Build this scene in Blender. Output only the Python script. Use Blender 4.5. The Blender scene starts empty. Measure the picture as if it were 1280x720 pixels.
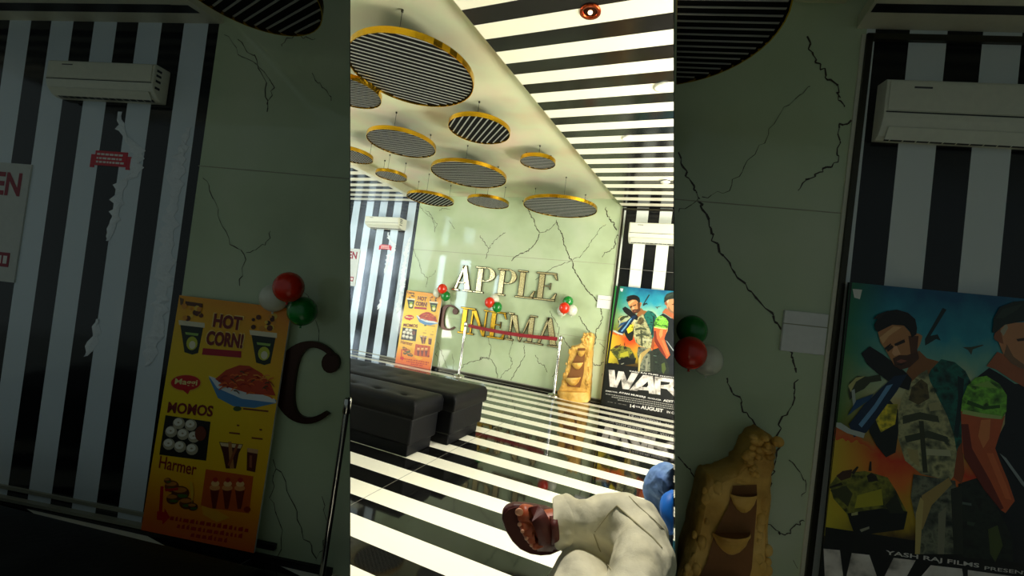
import bpy, bmesh, math, random
from mathutils import Vector, Matrix, noise
random.seed(7)
SC = bpy.context.scene
COL = SC.collection
# ------------------------------------------------------------------ camera
FPX, ROLL, PITCH, YAW, CH = 510.0, .128, math.atan(.0555), math.radians(22), 1.2
fw = Vector((-math.sin(YAW)*math.cos(PITCH), math.cos(YAW)*math.cos(PITCH), math.sin(PITCH)))
r0 = Vector((math.cos(YAW), math.sin(YAW), 0)); u0 = r0.cross(fw)
CX = math.cos(ROLL)*r0 + math.sin(ROLL)*u0
CY = -math.sin(ROLL)*r0 + math.cos(ROLL)*u0
CAM = Vector((0, 0, CH))
cd = bpy.data.cameras.new('camera'); cam = bpy.data.objects.new('camera', cd); COL.objects.link(cam)
cd.sensor_width = 36; cd.lens = 36*FPX/1280; cd.clip_start = .02
m = Matrix((CX, CY, -fw)).transposed().to_4x4(); m.translation = CAM
cam.matrix_world = m
SC.camera = cam
SC.view_settings.view_transform = 'Standard'; SC.view_settings.look = 'None'
SC.view_settings.gamma = 1; SC.view_settings.use_curve_mapping = False
SC.view_settings.exposure = 0.0
# ------------------------------------------------------------------ world and lights
w = bpy.data.worlds.new('world'); SC.world = w; w.use_nodes = True
w.node_tree.nodes['Background'].inputs[0].default_value = (.80, 1, .99, 1)
w.node_tree.nodes['Background'].inputs[1].default_value = .112

def area(name, loc, target, sx, sy, power, col=(1, 1, 1), spread=180):
    l = bpy.data.lights.new(name, 'AREA'); l.shape = 'RECTANGLE'; l.size = sx; l.size_y = sy
    l.energy = power; l.color = col; l.spread = math.radians(spread)
    o = bpy.data.objects.new(name, l); COL.objects.link(o); o.location = loc
    o.rotation_euler = (Vector(target)-Vector(loc)).to_track_quat('-Z', 'Y').to_euler()
    return o

def spot(name, loc, target, power, angle, blend=.5, size=.1, col=(1, 1, 1)):
    l = bpy.data.lights.new(name, 'SPOT'); l.energy = power; l.spot_size = math.radians(angle)
    l.spot_blend = blend; l.shadow_soft_size = size; l.color = col
    o = bpy.data.objects.new(name, l); COL.objects.link(o); o.location = loc
    o.rotation_euler = (Vector(target)-Vector(loc)).to_track_quat('-Z', 'Y').to_euler()
    return o
WARM = (1, .96, .86); COOL = (.78, .95, 1)
area('hall_fill_right', (2.3, 3.9, 2.85), (-2.0, 5.2, .9), 2.6, 2.2, 215, WARM)  # unseen area light added to brighten the hall from the right
area('bounce_fill_right', (2.2, 3.2, .6), (-.5, 4.4, 3.0), 1.6, .8, 210, WARM)  # unseen low light added in place of floor bounce, lifts the ceiling
area('hall_fill_left', (-7.5, 3.4, 2.85), (-4.2, 6.0, .8), 2.4, 2.4, 55, COOL)  # unseen cool area light added to brighten the left of the hall
area('bounce_fill_left', (-6.6, 2.6, .5), (-3.6, 4.4, 3.1), 1.6, .8, 80, (.98, .95, .82))  # added low fill, stands for light bounced off the floor on the left
spot('seat_fill_spot', (-.55, 1.15, 2.95), (-.35, 1.45, 0), 170, 62, .6, .12, (1, .96, .86))  # unseen narrow spot added to light the legs and nearest floor
spot('floor_fill_spot', (-1.3, 2.6, 2.97), (-1.1, 2.7, 0), 95, 95, .7, .12, (1, .96, .86))  # unseen spot added to brighten the striped floor

# ------------------------------------------------------------------ pixel helpers (target frame 1280x720)
def ray(px, py): return (px-640)/FPX*CX - (py-360)/FPX*CY + fw
def hit_axis(px, py, ax, val):
    d = ray(px, py); return CAM + d*((val-CAM[ax])/d[ax])
def at(px, py, depth): return CAM + depth*ray(px, py)
def hit_plane(px, py, P, n):
    d = ray(px, py); return CAM + d*((P-CAM).dot(n)/d.dot(n))
WALLY = 6.34
K = 3.168
def XZ(zx, zy, d=0):       # close-up pixel -> coordinates on the long wall
    p = hit_axis(640+(zx-640)/K, 360+(zy-360)/K, 1, WALLY-d); return p.x, p.z
def HXZ(hx, hy, d=0):
    p = hit_axis(hx, hy, 1, WALLY-d); return p.x, p.z

# ------------------------------------------------------------------ materials
def lin(c):
    return tuple((x/255/12.92 if x/255 <= .04045 else ((x/255+.055)/1.055)**2.4) for x in c)
MATS = {}
def mat(name, rgb, rough=.5, metal=0, coat=0, emit=0, spec=.5, bump=0, bscale=40, alpha=1, trans=0):
    if name in MATS: return MATS[name]
    m = bpy.data.materials.new(name); m.use_nodes = True
    nt = m.node_tree; b = nt.nodes['Principled BSDF']
    c = lin(rgb)
    b.inputs['Base Color'].default_value = (*c, 1); b.inputs['Roughness'].default_value = rough
    b.inputs['Metallic'].default_value = metal; b.inputs['Coat Weight'].default_value = coat
    b.inputs['Coat Roughness'].default_value = .08
    b.inputs['Specular IOR Level'].default_value = spec
    b.inputs['Transmission Weight'].default_value = trans
    if emit: b.inputs['Emission Color'].default_value = (*c, 1); b.inputs['Emission Strength'].default_value = emit
    n = nt.nodes.new('ShaderNodeTexNoise'); n.inputs['Scale'].default_value = bscale; n.inputs['Detail'].default_value = 5
    tc = nt.nodes.new('ShaderNodeTexCoord'); nt.links.new(tc.outputs['Object'], n.inputs['Vector'])
    # faint tone variation of the surface itself
    mx = nt.nodes.new('ShaderNodeMix'); mx.data_type = 'RGBA'; mx.inputs[6].default_value = (*[v*.9 for v in c], 1)
    mx.inputs[7].default_value = (*[min(1, v*1.06) for v in c], 1)
    nt.links.new(n.outputs['Fac'], mx.inputs[0]); nt.links.new(mx.outputs[2], b.inputs['Base Color'])
    if bump:
        bp = nt.nodes.new('ShaderNodeBump'); bp.inputs['Strength'].default_value = bump; bp.inputs['Distance'].default_value = .01
        nt.links.new(n.outputs['Fac'], bp.inputs['Height']); nt.links.new(bp.outputs['Normal'], b.inputs['Normal'])
    MATS[name] = m; return m

def stripes(name, axis, phase, period, duty, c1, c2, rough=.2, seams=None, bump=0, coat=0):
    """white where fract((x-phase)/period) < duty"""
    m = bpy.data.materials.new(name); m.use_nodes = True; nt = m.node_tree; L = nt.links.new
    b = nt.nodes['Principled BSDF']; tc = nt.nodes.new('ShaderNodeTexCoord'); sp = nt.nodes.new('ShaderNodeSeparateXYZ')
    L(tc.outputs['Object'], sp.inputs[0])
    def mt(op, a, bb=None):
        n = nt.nodes.new('ShaderNodeMath'); n.operation = op
        for i, v in enumerate((a, bb)):
            if v is None: continue
            if isinstance(v, (int, float)): n.inputs[i].default_value = v
            else: L(v, n.inputs[i])
        return n.outputs[0]
    f = mt('FRACT', mt('DIVIDE', mt('SUBTRACT', sp.outputs[axis], phase), period))
    t = mt('LESS_THAN', f, duty)
    mx = nt.nodes.new('ShaderNodeMix'); mx.data_type = 'RGBA'; L(t, mx.inputs[0])
    mx.inputs[6].default_value = (*lin(c2), 1); mx.inputs[7].default_value = (*lin(c1), 1)
    out = mx.outputs[2]
    if seams:
        for ax, ph, per, wd in seams:
            f2 = mt('FRACT', mt('DIVIDE', mt('SUBTRACT', sp.outputs[ax], ph), per)); s = mt('LESS_THAN', f2, wd/per)
            m2 = nt.nodes.new('ShaderNodeMix'); m2.data_type = 'RGBA'; L(s, m2.inputs[0]); L(out, m2.inputs[6])
            m2.inputs[7].default_value = (*lin((120, 118, 110)), 1); out = m2.outputs[2]
    L(out, b.inputs['Base Color']); b.inputs['Roughness'].default_value = rough
    b.inputs['Coat Weight'].default_value = coat; b.inputs['Coat Roughness'].default_value = .03
    if bump:
        n = nt.nodes.new('ShaderNodeTexNoise'); n.inputs['Scale'].default_value = 7; n.inputs['Detail'].default_value = 6
        L(tc.outputs['Object'], n.inputs['Vector'])
        bp = nt.nodes.new('ShaderNodeBump'); bp.inputs['Strength'].default_value = bump; bp.inputs['Distance'].default_value = .02
        L(n.outputs['Fac'], bp.inputs['Height']); L(bp.outputs['Normal'], b.inputs['Normal'])
    MATS[name] = m; return m

def mottled(name, cols, scale, rough, bump=0, detail=4, coat=0):
    m = bpy.data.materials.new(name); m.use_nodes = True; nt = m.node_tree; L = nt.links.new
    b = nt.nodes['Principled BSDF']; tc = nt.nodes.new('ShaderNodeTexCoord')
    n = nt.nodes.new('ShaderNodeTexNoise'); n.inputs['Scale'].default_value = scale; n.inputs['Detail'].default_value = detail
    L(tc.outputs['Object'], n.inputs['Vector']); cr = nt.nodes.new('ShaderNodeValToRGB'); L(n.outputs['Fac'], cr.inputs[0])
    e = cr.color_ramp.elements
    while len(e) < len(cols): e.new(.5)
    for i, c in enumerate(cols): e[i].position = .3+.4*i/(len(cols)-1); e[i].color = (*lin(c), 1)
    L(cr.outputs[0], b.inputs['Base Color']); b.inputs['Roughness'].default_value = rough
    b.inputs['Coat Weight'].default_value = coat; b.inputs['Coat Roughness'].default_value = .03
    if bump:
        n2 = nt.nodes.new('ShaderNodeTexNoise'); n2.inputs['Scale'].default_value = scale*3; n2.inputs['Detail'].default_value = 8
        L(tc.outputs['Object'], n2.inputs['Vector'])
        bp = nt.nodes.new('ShaderNodeBump'); bp.inputs['Strength'].default_value = bump; bp.inputs['Distance'].default_value = .02
        L(n2.outputs['Fac'], bp.inputs['Height']); L(bp.outputs['Normal'], b.inputs['Normal'])
    MATS[name] = m; return m

M_floor = stripes('striped_floor_tile', 1, 2.350, .3290, .5, (246, 243, 226), (16, 16, 15), .05, [(0, -1.585+.004, 12, .004)], coat=.0)
M_ceil = stripes('striped_ceiling', 1, 2.190, .2793, .5, (250, 246, 222), (20, 20, 20), .16)
M_wall_l = stripes('striped_wall_cool', 0, -6.24, .3375, .52, (206, 220, 228), (18, 20, 22), .12, bump=.05)
M_wall_r = stripes('striped_wall_warm', 0, -.685, .333, .52, (226, 232, 222), (16, 17, 18), .15, [(2, 2.05, 3, .006)])
M_marble = mottled('marble_wall', [(172, 186, 146), (190, 206, 166), (204, 214, 182)], 1.1, .05, .006)
M_recess = mottled('recess_ceiling_paint', [(216, 200, 164), (216, 220, 182), (222, 202, 176)], 1.3, .45)
M_vein = mat('dark_vein', (58, 48, 34), .4)
M_white = mat('white_plastic', (236, 234, 218), .3)
M_black = mat('matt_black', (14, 14, 14), .5)
M_gold = mat('polished_gold', (236, 184, 50), .25, .7)
M_chrome = mat('polished_chrome', (205, 205, 200), .12, 1)
M_trim = mat('dark_metal_trim', (60, 58, 46), .3, .6)
M_base = mat('pale_baseboard', (150, 150, 130), .3)

# ------------------------------------------------------------------ mesh builder
class MB:
    def __init__(s): s.v = []; s.f = []; s.mi = []; s.mats = []; s.sm = []
    def m(s, mt):
        if mt not in s.mats: s.mats.append(mt)
        return s.mats.index(mt)
    def add(s, vs, fs, mt, smooth=False):
        o = len(s.v); s.v += [Vector(p) for p in vs]; i = s.m(mt)
        for f in fs: s.f.append(tuple(o+k for k in f)); s.mi.append(i); s.sm.append(smooth)
    def poly(s, pts, mt): s.add(pts, [tuple(range(len(pts)))], mt)
    def prism(s, pts, ext, mt):
        n = len(pts); pts = [Vector(p) for p in pts]; ext = Vector(ext)
        vs = pts + [p+ext for p in pts]
        fs = [tuple(range(n)), tuple(range(2*n-1, n-1, -1))] + [(i, i+n, (i+1) % n+n, (i+1) % n) for i in range(n)]
        s.add(vs, fs, mt)
    def box(s, a, b, mt):
        x0, y0, z0 = a; x1, y1, z1 = b
        s.prism([(x0, y0, z0), (x1, y0, z0), (x1, y1, z0), (x0, y1, z0)], (0, 0, z1-z0), mt)
    def fbox(s, fr, X0, X1, Z0, Z1, d0, d1, mt):
        A = [fr(X0, Z0, d0), fr(X1, Z0, d0), fr(X1, Z1, d0), fr(X0, Z1, d0)]; B = [fr(X0, Z0, d1), fr(X1, Z0, d1), fr(X1, Z1, d1), fr(X0, Z1, d1)]
        s.add(A+B, [(3, 2, 1, 0), (4, 5, 6, 7), (0, 1, 5, 4), (1, 2, 6, 5), (2, 3, 7, 6), (3, 0, 4, 7)], mt)
    def tube(s, path, rad, mt, seg=12, cap=True, flat=None):
        path = [Vector(p) for p in path]; n = len(path)
        if isinstance(rad, (int, float)): rad = [rad]*n
        rings = []; ref = None
        for i, p in enumerate(path):
            t = (path[min(i+1, n-1)]-path[max(i-1, 0)]).normalized()
            if ref is None:
                ref = Vector((0, 0, 1)) if abs(t.z) < .9 else Vector((1, 0, 0))
            a = (ref - t*ref.dot(t)).normalized(); b = t.cross(a); ref = a
            r = rad[i]; ra, rb = (r if isinstance(r, tuple) else (r, r))
            rings.append([p + a*ra*math.cos(2*math.pi*k/seg) + b*rb*math.sin(2*math.pi*k/seg) for k in range(seg)])
        vs = [q for r in rings for q in r]; fs = []
        for i in range(n-1):
            for k in range(seg):
                k2 = (k+1) % seg; fs.append((i*seg+k, i*seg+k2, (i+1)*seg+k2, (i+1)*seg+k))
        if cap: fs.append(tuple(range(seg-1, -1, -1))); fs.append(tuple((n-1)*seg+k for k in range(seg)))
        s.add(vs, fs, mt, True)
    def lathe(s, prof, c, mt, seg=32, axis=Vector((0, 0, 1)), sq=1):
        c = Vector(c); axis = axis.normalized(); a = axis.orthogonal().normalized(); b = axis.cross(a)
        vs = []; n = len(prof)
        for r, h in prof:
            for k in range(seg):
                t = 2*math.pi*k/seg; vs.append(c + axis*h + (a*math.cos(t)+b*math.sin(t))*r)
        fs = [(i*seg+k, i*seg+(k+1) % seg, (i+1)*seg+(k+1) % seg, (i+1)*seg+k) for i in range(n-1) for k in range(seg)]
        s.add(vs, fs, mt, True)
    def ell(s, c, ax, mt, seg=24, rings=14):
        c = Vector(c); A, B, D = [Vector(x) for x in ax]; vs = []
        for i in range(rings+1):
            th = math.pi*i/rings
            for k in range(seg):
                ph = 2*math.pi*k/seg; vs.append(c + A*math.sin(th)*math.cos(ph) + B*math.sin(th)*math.sin(ph) + D*math.cos(th))
        fs = [(i*seg+k, (i+1)*seg+k, (i+1)*seg+(k+1) % seg, i*seg+(k+1) % seg) for i in range(rings) for k in range(seg)]
        s.add(vs, fs, mt, True)

def link(name, mb, parent=None, matrix=None, origin=None, bevel=0, subsurf=0, merge=True):
    me = bpy.data.meshes.new(name)
    base = parent_loc(parent)
    if origin is not None and parent is None: base = Vector(origin)
    if matrix is not None: inv = matrix.inverted(); vs = [inv @ p for p in mb.v]
    else: vs = [p-base for p in mb.v]
    me.from_pydata([tuple(p) for p in vs], [], mb.f)
    for mt in mb.mats: me.materials.append(mt)
    for p, i, sm in zip(me.polygons, mb.mi, mb.sm): p.material_index = i; p.use_smooth = sm
    bm = bmesh.new(); bm.from_mesh(me)
    if merge: bmesh.ops.remove_doubles(bm, verts=bm.verts, dist=1e-5)
    bmesh.ops.recalc_face_normals(bm, faces=bm.faces); bm.to_mesh(me); bm.free()
    o = bpy.data.objects.new(name, me); COL.objects.link(o)
    if matrix is not None: o.matrix_world = matrix
    elif parent is not None: o.parent = parent
    else: o.location = base
    o['_base'] = tuple(base)
    if bevel:
        md = o.modifiers.new('bevel', 'BEVEL'); md.width = bevel; md.segments = 3; md.limit_method = 'ANGLE'
    if subsurf:
        md = o.modifiers.new('sub', 'SUBSURF'); md.levels = subsurf; md.render_levels = subsurf
    return o
def parent_loc(p):
    v = Vector((0, 0, 0))
    while p is not None: v += p.location; p = p.parent
    return v
def tag(o, label, cat, group=None):
    o['label'] = label; o['category'] = cat
    if group: o['group'] = group
    return o
def empty(name, loc, label, cat, group=None):
    o = bpy.data.objects.new(name, None); COL.objects.link(o); o.location = loc; o.empty_display_size = .1
    return tag(o, label, cat, group)
def struct(name, mb, **k):
    o = link(name, mb, **k); o['kind'] = 'structure'; return o

# ------------------------------------------------------------------ text helper
TXT = {}
def text_geo(s, bold=0.0, spacing=1.0):
    key = (s, bold, spacing)
    if key in TXT: return TXT[key]
    c = bpy.data.curves.new('t', 'FONT'); c.body = s; c.offset = bold; c.space_character = spacing; c.resolution_u = 3
    o = bpy.data.objects.new('t', c); COL.objects.link(o); bpy.context.view_layer.update()
    me = o.to_mesh(); vs = [v.co.copy() for v in me.vertices]; fs = [tuple(p.vertices) for p in me.polygons]
    o.to_mesh_clear(); bpy.data.objects.remove(o); bpy.data.curves.remove(c)
    x0 = min(v.x for v in vs); x1 = max(v.x for v in vs); y0 = min(v.y for v in vs); y1 = max(v.y for v in vs)
    r = ([((v.x-x0)/(x1-x0), (v.y-y0)/(y1-y0)) for v in vs], fs); TXT[key] = r; return r
def put_text(mb, s, fn, mt, bold=0.0, spacing=1.0):
    """fn(a,b) maps the unit text box to world"""
    vs, fs = text_geo(s, bold, spacing); mb.add([fn(a, b) for a, b in vs], fs, mt)

# ------------------------------------------------------------------ wall frames
def HALL(X, Z, d=0): return Vector((X, WALLY-d, Z))
HALL_N = Vector((0, -1, 0)); HALL_s = 1.0
BO = Vector((-2.43342935, 1.11794898, 0)); BU = Vector((.96722915, .2538521, .00518455)); BV = Vector((.00453682, -.03769502, .99927899))
BN = BU.cross(BV).normalized(); BS = .5
def buv(X, Z): return .348+.722*(X+4.65)+.008*Z, .05+.77*Z+.0075*(X+4.65)
def BAY(X, Z, d=0):
    u, v = buv(X, Z); return BO+BU*u+BV*v+BN*(d*BS)
def buv_inv(u, v):
    # u = ku + .722X + .008Z ; v = kv + .77Z + .0075X
    a, b_, c, d_ = .722, .008, .0075, .77; U_ = u-.348-.722*4.65; V_ = v-.05-.0075*4.65
    det = a*d_-b_*c; return (U_*d_-b_*V_)/det, (a*V_-c*U_)/det
def PX(fr, zx, zy, d=0):
    if fr is HALL: return XZ(zx, zy, d)
    p = hit_plane(zx, zy, BO+BN*(d*BS), BN)-BO-BN*(d*BS)
    return buv_inv(p.dot(BU), p.dot(BV))
def HPX(fr, hx, hy, d=0): return PX(fr, 640+(hx-640)*K, 360+(hy-360)*K, d)
def bay_uv(u, v, d=0): return BO+BU*u+BV*v+BN*d
BAY_M = Matrix((BU, BN*-1, BV)).transposed().to_4x4(); BAY_M.translation = BO   # local x=u, z=v
def edge_l(v): return 1.33-.1333*v
def edge_r(v): return 2.645-.109*v

# ================================================================== SETTING
mb = MB(); mb.poly([(-13, -2.5, 0), (5.5, -2.5, 0), (5.5, 6.5, 0), (-13, 6.5, 0)], M_floor); struct('floor', mb)
RZ, SZ = 3.13, 3.0
def redge(y): return -1.398+.1166*(y-2.058)
LX = -4.52
mb = MB()
mb.prism([(LX-.1, -.6, RZ), (redge(-.6)+.1, -.6, RZ), (redge(6.4)+.1, 6.4, RZ), (LX-.1, 6.4, RZ)], (0, 0, .05), M_recess)
struct('ceiling', mb)
mb = MB(); mb.prism([(redge(-.6), -.6, SZ), (5.5, -.6, SZ), (5.5, 6.4, SZ), (redge(6.4), 6.4, SZ)], (0, 0, .16), M_ceil); struct('ceiling_right', mb)
mb = MB(); mb.prism([(-13, -.6, SZ), (LX, -.6, SZ), (LX, 6.4, SZ), (-13, 6.4, SZ)], (0, 0, .16), M_ceil)
mb.box((LX-.10, -.6, SZ-.004), (LX+.004, 6.34, SZ+.13), mat('cream_paint', (222, 220, 196), .4)); struct('ceiling_left', mb)

# marble veins, traced on the wall as (crop) coordinates
VEINS = [
 ([(597,30),(612,55),(622,75),(636,100),(640,118),(655,142)],3), ([(655,142),(672,138),(690,128),(715,105)],2),
 ([(448,150),(462,172),(480,195),(492,178),(500,165),(520,152),(537,140)],2), ([(480,195),(474,212),(468,232)],2),
 ([(556,238),(572,224),(590,213),(612,205),(632,190),(648,168),(655,145)],3),
 ([(712,98),(720,125),(735,150),(738,175),(748,200),(757,222),(765,235)],3),
 ([(765,235),(772,258),(780,280),(800,310),(820,338),(842,360),(858,380),(866,402),(870,425)],3.5),
 ([(765,235),(740,250),(700,263),(668,282),(640,305)],1.6), ([(765,235),(795,226),(815,200),(838,165),(862,130),(885,112)],1.4),
 ([(884,55),(887,78),(900,95),(912,108),(916,122),(922,134)],3), ([(936,150),(920,152),(917,172),(914,193),(898,205),(882,212),(872,226)],2.6),
 ([(240,50),(262,75),(285,92),(300,112),(292,132)],1.6), ([(308,66),(320,56),(345,60)],1.5), ([(340,98),(352,112),(362,128)],1.5),
 ([(260,62),(280,80),(290,110),(292,140)],1.8),
 ([(214,192),(226,215),(238,245),(248,280),(268,296),(262,330)],1.6), ([(268,296),(290,285),(296,270)],1.3),
 ([(793,428),(803,450),(816,470),(833,492)],2.6), ([(872,430),(866,455),(852,480),(850,510),(842,540),(838,580)],2.6),
 ([(733,498),(744,518),(760,540),(772,548)],2.2), ([(836,585),(848,600),(862,602),(872,590),(884,584),(905,590)],2),
 ([(378,620),(392,600),(420,588),(446,582),(462,574),(480,578)],2), ([(446,582),(455,570),(480,576)],1.6),
 ([(478,500),(486,540),(482,575),(500,600),(512,640),(505,662)],1.8), ([(600,528),(604,560),(592,590),(570,625),(556,652)],2),
 ([(640,562),(652,590),(672,602),(682,625)],1.8), ([(300,520),(318,560),(330,600),(346,628)],1.8), ([(346,628),(360,600),(352,560)],1.4),
 ([(520,655),(524,630),(556,610),(560,590)],1.5), ([(700,640),(712,622),(720,600)],1.5), ([(862,520),(880,540),(876,560)],1.4),
 ([(560,590),(548,560),(560,530),(556,500)],1.3), ([(690,410),(705,440),(722,470),(720,500)],1.6),
 ([(330,330),(345,360),(350,400)],1.2), ([(870,630),(880,660),(872,690)],1.6), ([(300,640),(310,600),(296,560),(302,530)],1.6),
]
def vein_strips(mb, fr, keep=None, k=1.0, seed=3):
    k = .62 if fr is BAY else 1.0
    rnd = random.Random(seed)
    for pts, wd in VEINS:
        P = [HPX(fr, 438+a/2.77, 240+b/2.77) for a, b in pts]
        Q = []
        for (x0, z0), (x1, z1) in zip(P, P[1:]):
            n = 5
            for i in range(n):
                t = i/n; Q.append((x0+(x1-x0)*t+rnd.uniform(-.014, .014), z0+(z1-z0)*t+rnd.uniform(-.014, .014)))
        Q.append(P[-1])
        for i in range(len(Q)-1):
            (x0, z0), (x1, z1) = Q[i], Q[i+1]; dx, dz = x1-x0, z1-z0; L = math.hypot(dx, dz)+1e-6
            if keep and not (keep(x0, z0) and keep(x1, z1)): continue
            w0 = wd*k*.0021*rnd.uniform(.35, 1.5); w1 = wd*k*.0021*rnd.uniform(.35, 1.5)
            nx, nz = -dz/L, dx/L
            mb.poly([fr(x0-nx*w0, z0-nz*w0, .002), fr(x1-nx*w1, z1-nz*w1, .002), fr(x1+nx*w1, z1+nz*w1, .002), fr(x0+nx*w0, z0+nz*w0, .002)], M_vein)
XL, XR = -4.64, -.885
M_seam = mat('marble_joint', (158, 158, 130), .4)
mb = MB(); mb.fbox(HALL, XL, XR, 0, 3.2, -.1, 0, M_marble)
mb.fbox(HALL, XL, XR, 2.105, 2.111, 0, .0012, M_seam)
mb.fbox(HALL, XL, XR, .93, .935, 0, .0008, M_seam)
vein_strips(mb, HALL); struct('wall_far', mb)
mb = MB(); mb.fbox(HALL, -13, XL, 0, 3.1, -.1, 0, M_wall_l); struct('wall_far_left', mb)
mb = MB(); mb.fbox(HALL, XR, 5.5, 0, 3.1, -.1, 0, M_wall_r); struct('wall_far_right', mb)
mb = MB(); mb.fbox(HALL, XR-.012, XR+.016, 0, 2.97, 0, .03, M_trim); mb.fbox(HALL, XR-.012, 5.4, 2.955, 2.985, 0, .03, M_trim)
mb.fbox(HALL, XR-.03, XR-.012, 0, 2.985, 0, .012, mat('cream_paint', (222, 220, 196))); struct('trim_1', mb)
mb = MB(); mb.fbox(HALL, XL-.4, 5.4, 0, .045, 0, .02, M_trim); mb.fbox(HALL, -12.9, XR, .045, .06, 0, .014, M_base); struct('baseboard_far', mb)
M_plain = mat('plain_cream_wall', (205, 203, 180), .5)
mb = MB(); mb.box((5.4, 2.2, 0), (5.5, 6.4, 3.1), M_plain); struct('wall_right', mb)
mb = MB(); mb.box((-13, .5, 0), (-12.9, 6.4, 3.1), M_plain); struct('wall_left', mb)
# rear wall of the hall on the left, with daylight windows that mirror in the glossy wall
mb = MB(); mb.box((-13, .42, 0), (-4.2, .5, 3.1), M_plain); struct('wall_rear_left', mb)
M_day = mat('daylight_pane', (215, 238, 255), .3, emit=14)
for i, (x0, x1, z0, z1) in enumerate([(-11.3, -10.7, .4, 2.7), (-10.0, -9.65, .6, 2.75), (-7.75, -7.5, .9, 2.8), (-6.9, -6.5, .9, 2.7), (-5.55, -5.4, 1.0, 2.3)]):
    f = MB()
    for a, b, c, d in ((x0-.05, x0, z0-.05, z1+.05), (x1, x1+.05, z0-.05, z1+.05), (x0, x1, z0-.05, z0), (x0, x1, z1, z1+.05)):
        f.box((a, .5, c), (b, .55, d), M_trim)
    f.box((x0, .505, z0), (x1, .52, z1), M_day)
    struct('window_%d' % (i+1), f)

# ---- side bays: the near wall on both sides of the opening
M_bay_l = stripes('striped_bay_wall_left', 0, .348+.722*(-6.24+4.65)+.018, .3375*.722, .52, (222, 232, 236), (18, 20, 22), .12, bump=.05)
M_bay_r = stripes('striped_bay_wall_right', 0, .348+.722*(-.682+4.65)+.018, .333*.722, .52, (226, 232, 228), (16, 17, 18), .18)
u_l = buv(XL, 1.2)[0]; u_r = buv(XR, 1.2)[0]
H3 = 3.02
EXL, EXR = ray(438, 360)*.05, ray(842, 360)*.05
def bpanel(mb, pts, mt): mb.prism([bay_uv(u, v) for u, v in pts], EXL if pts[0][0] < 1.2 else EXR, mt)
def eL(v): return edge_l(v)
mb = MB(); bpanel(mb, [(u_l-.003, 0), (eL(0), 0), (eL(H3), H3), (u_l+.014, H3)], M_marble)
sz = buv(XL, 2.105)[1]
mb.prism([bay_uv(u_l, sz, .001), bay_uv(eL(sz), sz, .001), bay_uv(eL(sz), sz+.004, .001), bay_uv(u_l, sz+.004, .001)], BN*-.001, M_seam)
vein_strips(mb, BAY, lambda X, Z: XL+.02 < X and buv(X, Z)[0] < eL(buv(X, Z)[1])-.01); struct('wall_near_left', mb, matrix=BAY_M)
mb = MB(); bpanel(mb, [(-1.6, 0), (u_l-.003, 0), (u_l+.014, H3), (-1.6, H3)], M_bay_l); struct('wall_near_left_striped', mb, matrix=BAY_M)
mb = MB(); bpanel(mb, [(edge_r(0), 0), (u_r-.008, 0), (u_r+.014, H3), (edge_r(H3), H3)], M_marble)
mb.prism([bay_uv(edge_r(sz+.03), sz+.03, .001), bay_uv(u_r, sz+.03, .001), bay_uv(u_r, sz+.034, .001), bay_uv(edge_r(sz), sz+.034, .001)], BN*-.001, M_seam)
vein_strips(mb, BAY, lambda X, Z: X < XR-.03 and buv(X, Z)[0] > edge_r(buv(X, Z)[1])+.01); struct('wall_near_right', mb, matrix=BAY_M)
mb = MB(); bpanel(mb, [(u_r-.008, 0), (5.2, 0), (5.2, H3), (u_r+.014, H3)], M_bay_r); struct('wall_near_right_striped', mb, matrix=BAY_M)
mb = MB(); mb.fbox(BAY, XR-.012, XR+.016, 0, 2.985, 0, .03, M_trim); mb.fbox(BAY, XR-.012, 2.0, 2.96, 2.99, 0, .03, M_trim)
mb.fbox(BAY, XR-.03, XR-.012, 0, 2.99, 0, .012, mat('cream_paint', (222, 220, 196))); struct('trim_2', mb)
mb = MB(); mb.fbox(BAY, -6.9, XL, .03, .05, 0, .02, M_base); mb.fbox(BAY, -6.9, XL, -.03, -.012, 0, .045, M_base)
mb.fbox(BAY, -6.9, -3.4, -.1, -.045, 0, .03, M_black); struct('baseboard_left', mb)
# splayed partitions between bays and hall
def splay(px, sgn, name, near):
    def edge(depth, z):
        a = at(px, 0, depth); b = at(px, 700, depth); t = (z-a.z)/(b.z-a.z); return a+(b-a)*t
    def walle(z):
        a = hit_plane(px, 0, BO, BN); b = hit_plane(px, 700, BO, BN); t = (z-a.z)/(b.z-a.z); return a+(b-a)*t
    back = EXL if sgn < 0 else EXR
    pts = [edge(near, 0), walle(0)+back, walle(2.99)+back, edge(near, 2.99)]
    mb = MB(); mb.prism(pts, CX*(.002*sgn), mat('partition_laminate', (14, 14, 14), .6)); struct(name, mb)
splay(438, -1, 'wall_partition_left', 1.16); splay(842, 1, 'wall_partition_right', 1.2)
# bay ceilings
mb = MB(); cream = mat('cream_paint', (222, 220, 196))
mb.prism([bay_uv(-1.6, 2.30, 0), bay_uv(-1.6, 2.30, 1.2), bay_uv(.10, 2.34, 1.2), bay_uv(.395, 2.335, 0)], BV*.05, cream)
for k in range(7):
    d0, d1 = .07+.1*k, .12+.1*k
    mb.prism([bay_uv(-1.6, 2.298, d0), bay_uv(-1.6, 2.298, d1), bay_uv(.36-.25*d1, 2.335, d1), bay_uv(.36-.25*d0, 2.333, d0)], BV*.003, M_black)
struct('ceiling_bay_left', mb)
mb = MB()
mb.prism([bay_uv(.30, 2.48, 0), bay_uv(.05, 2.48, 1.2), bay_uv(.80, 2.48, 1.0), bay_uv(.96, 2.48, 0)], BV*.05, M_recess); struct('ceiling_bay_left_recess', mb)
mb = MB()
mb.prism([bay_uv(2.42, 2.50, 0), bay_uv(2.56, 2.50, .55), bay_uv(2.96, 2.50, .55), bay_uv(3.0, 2.50, 0)], BV*.05, M_recess); struct('ceiling_bay_right_recess', mb)
mb = MB()
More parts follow.
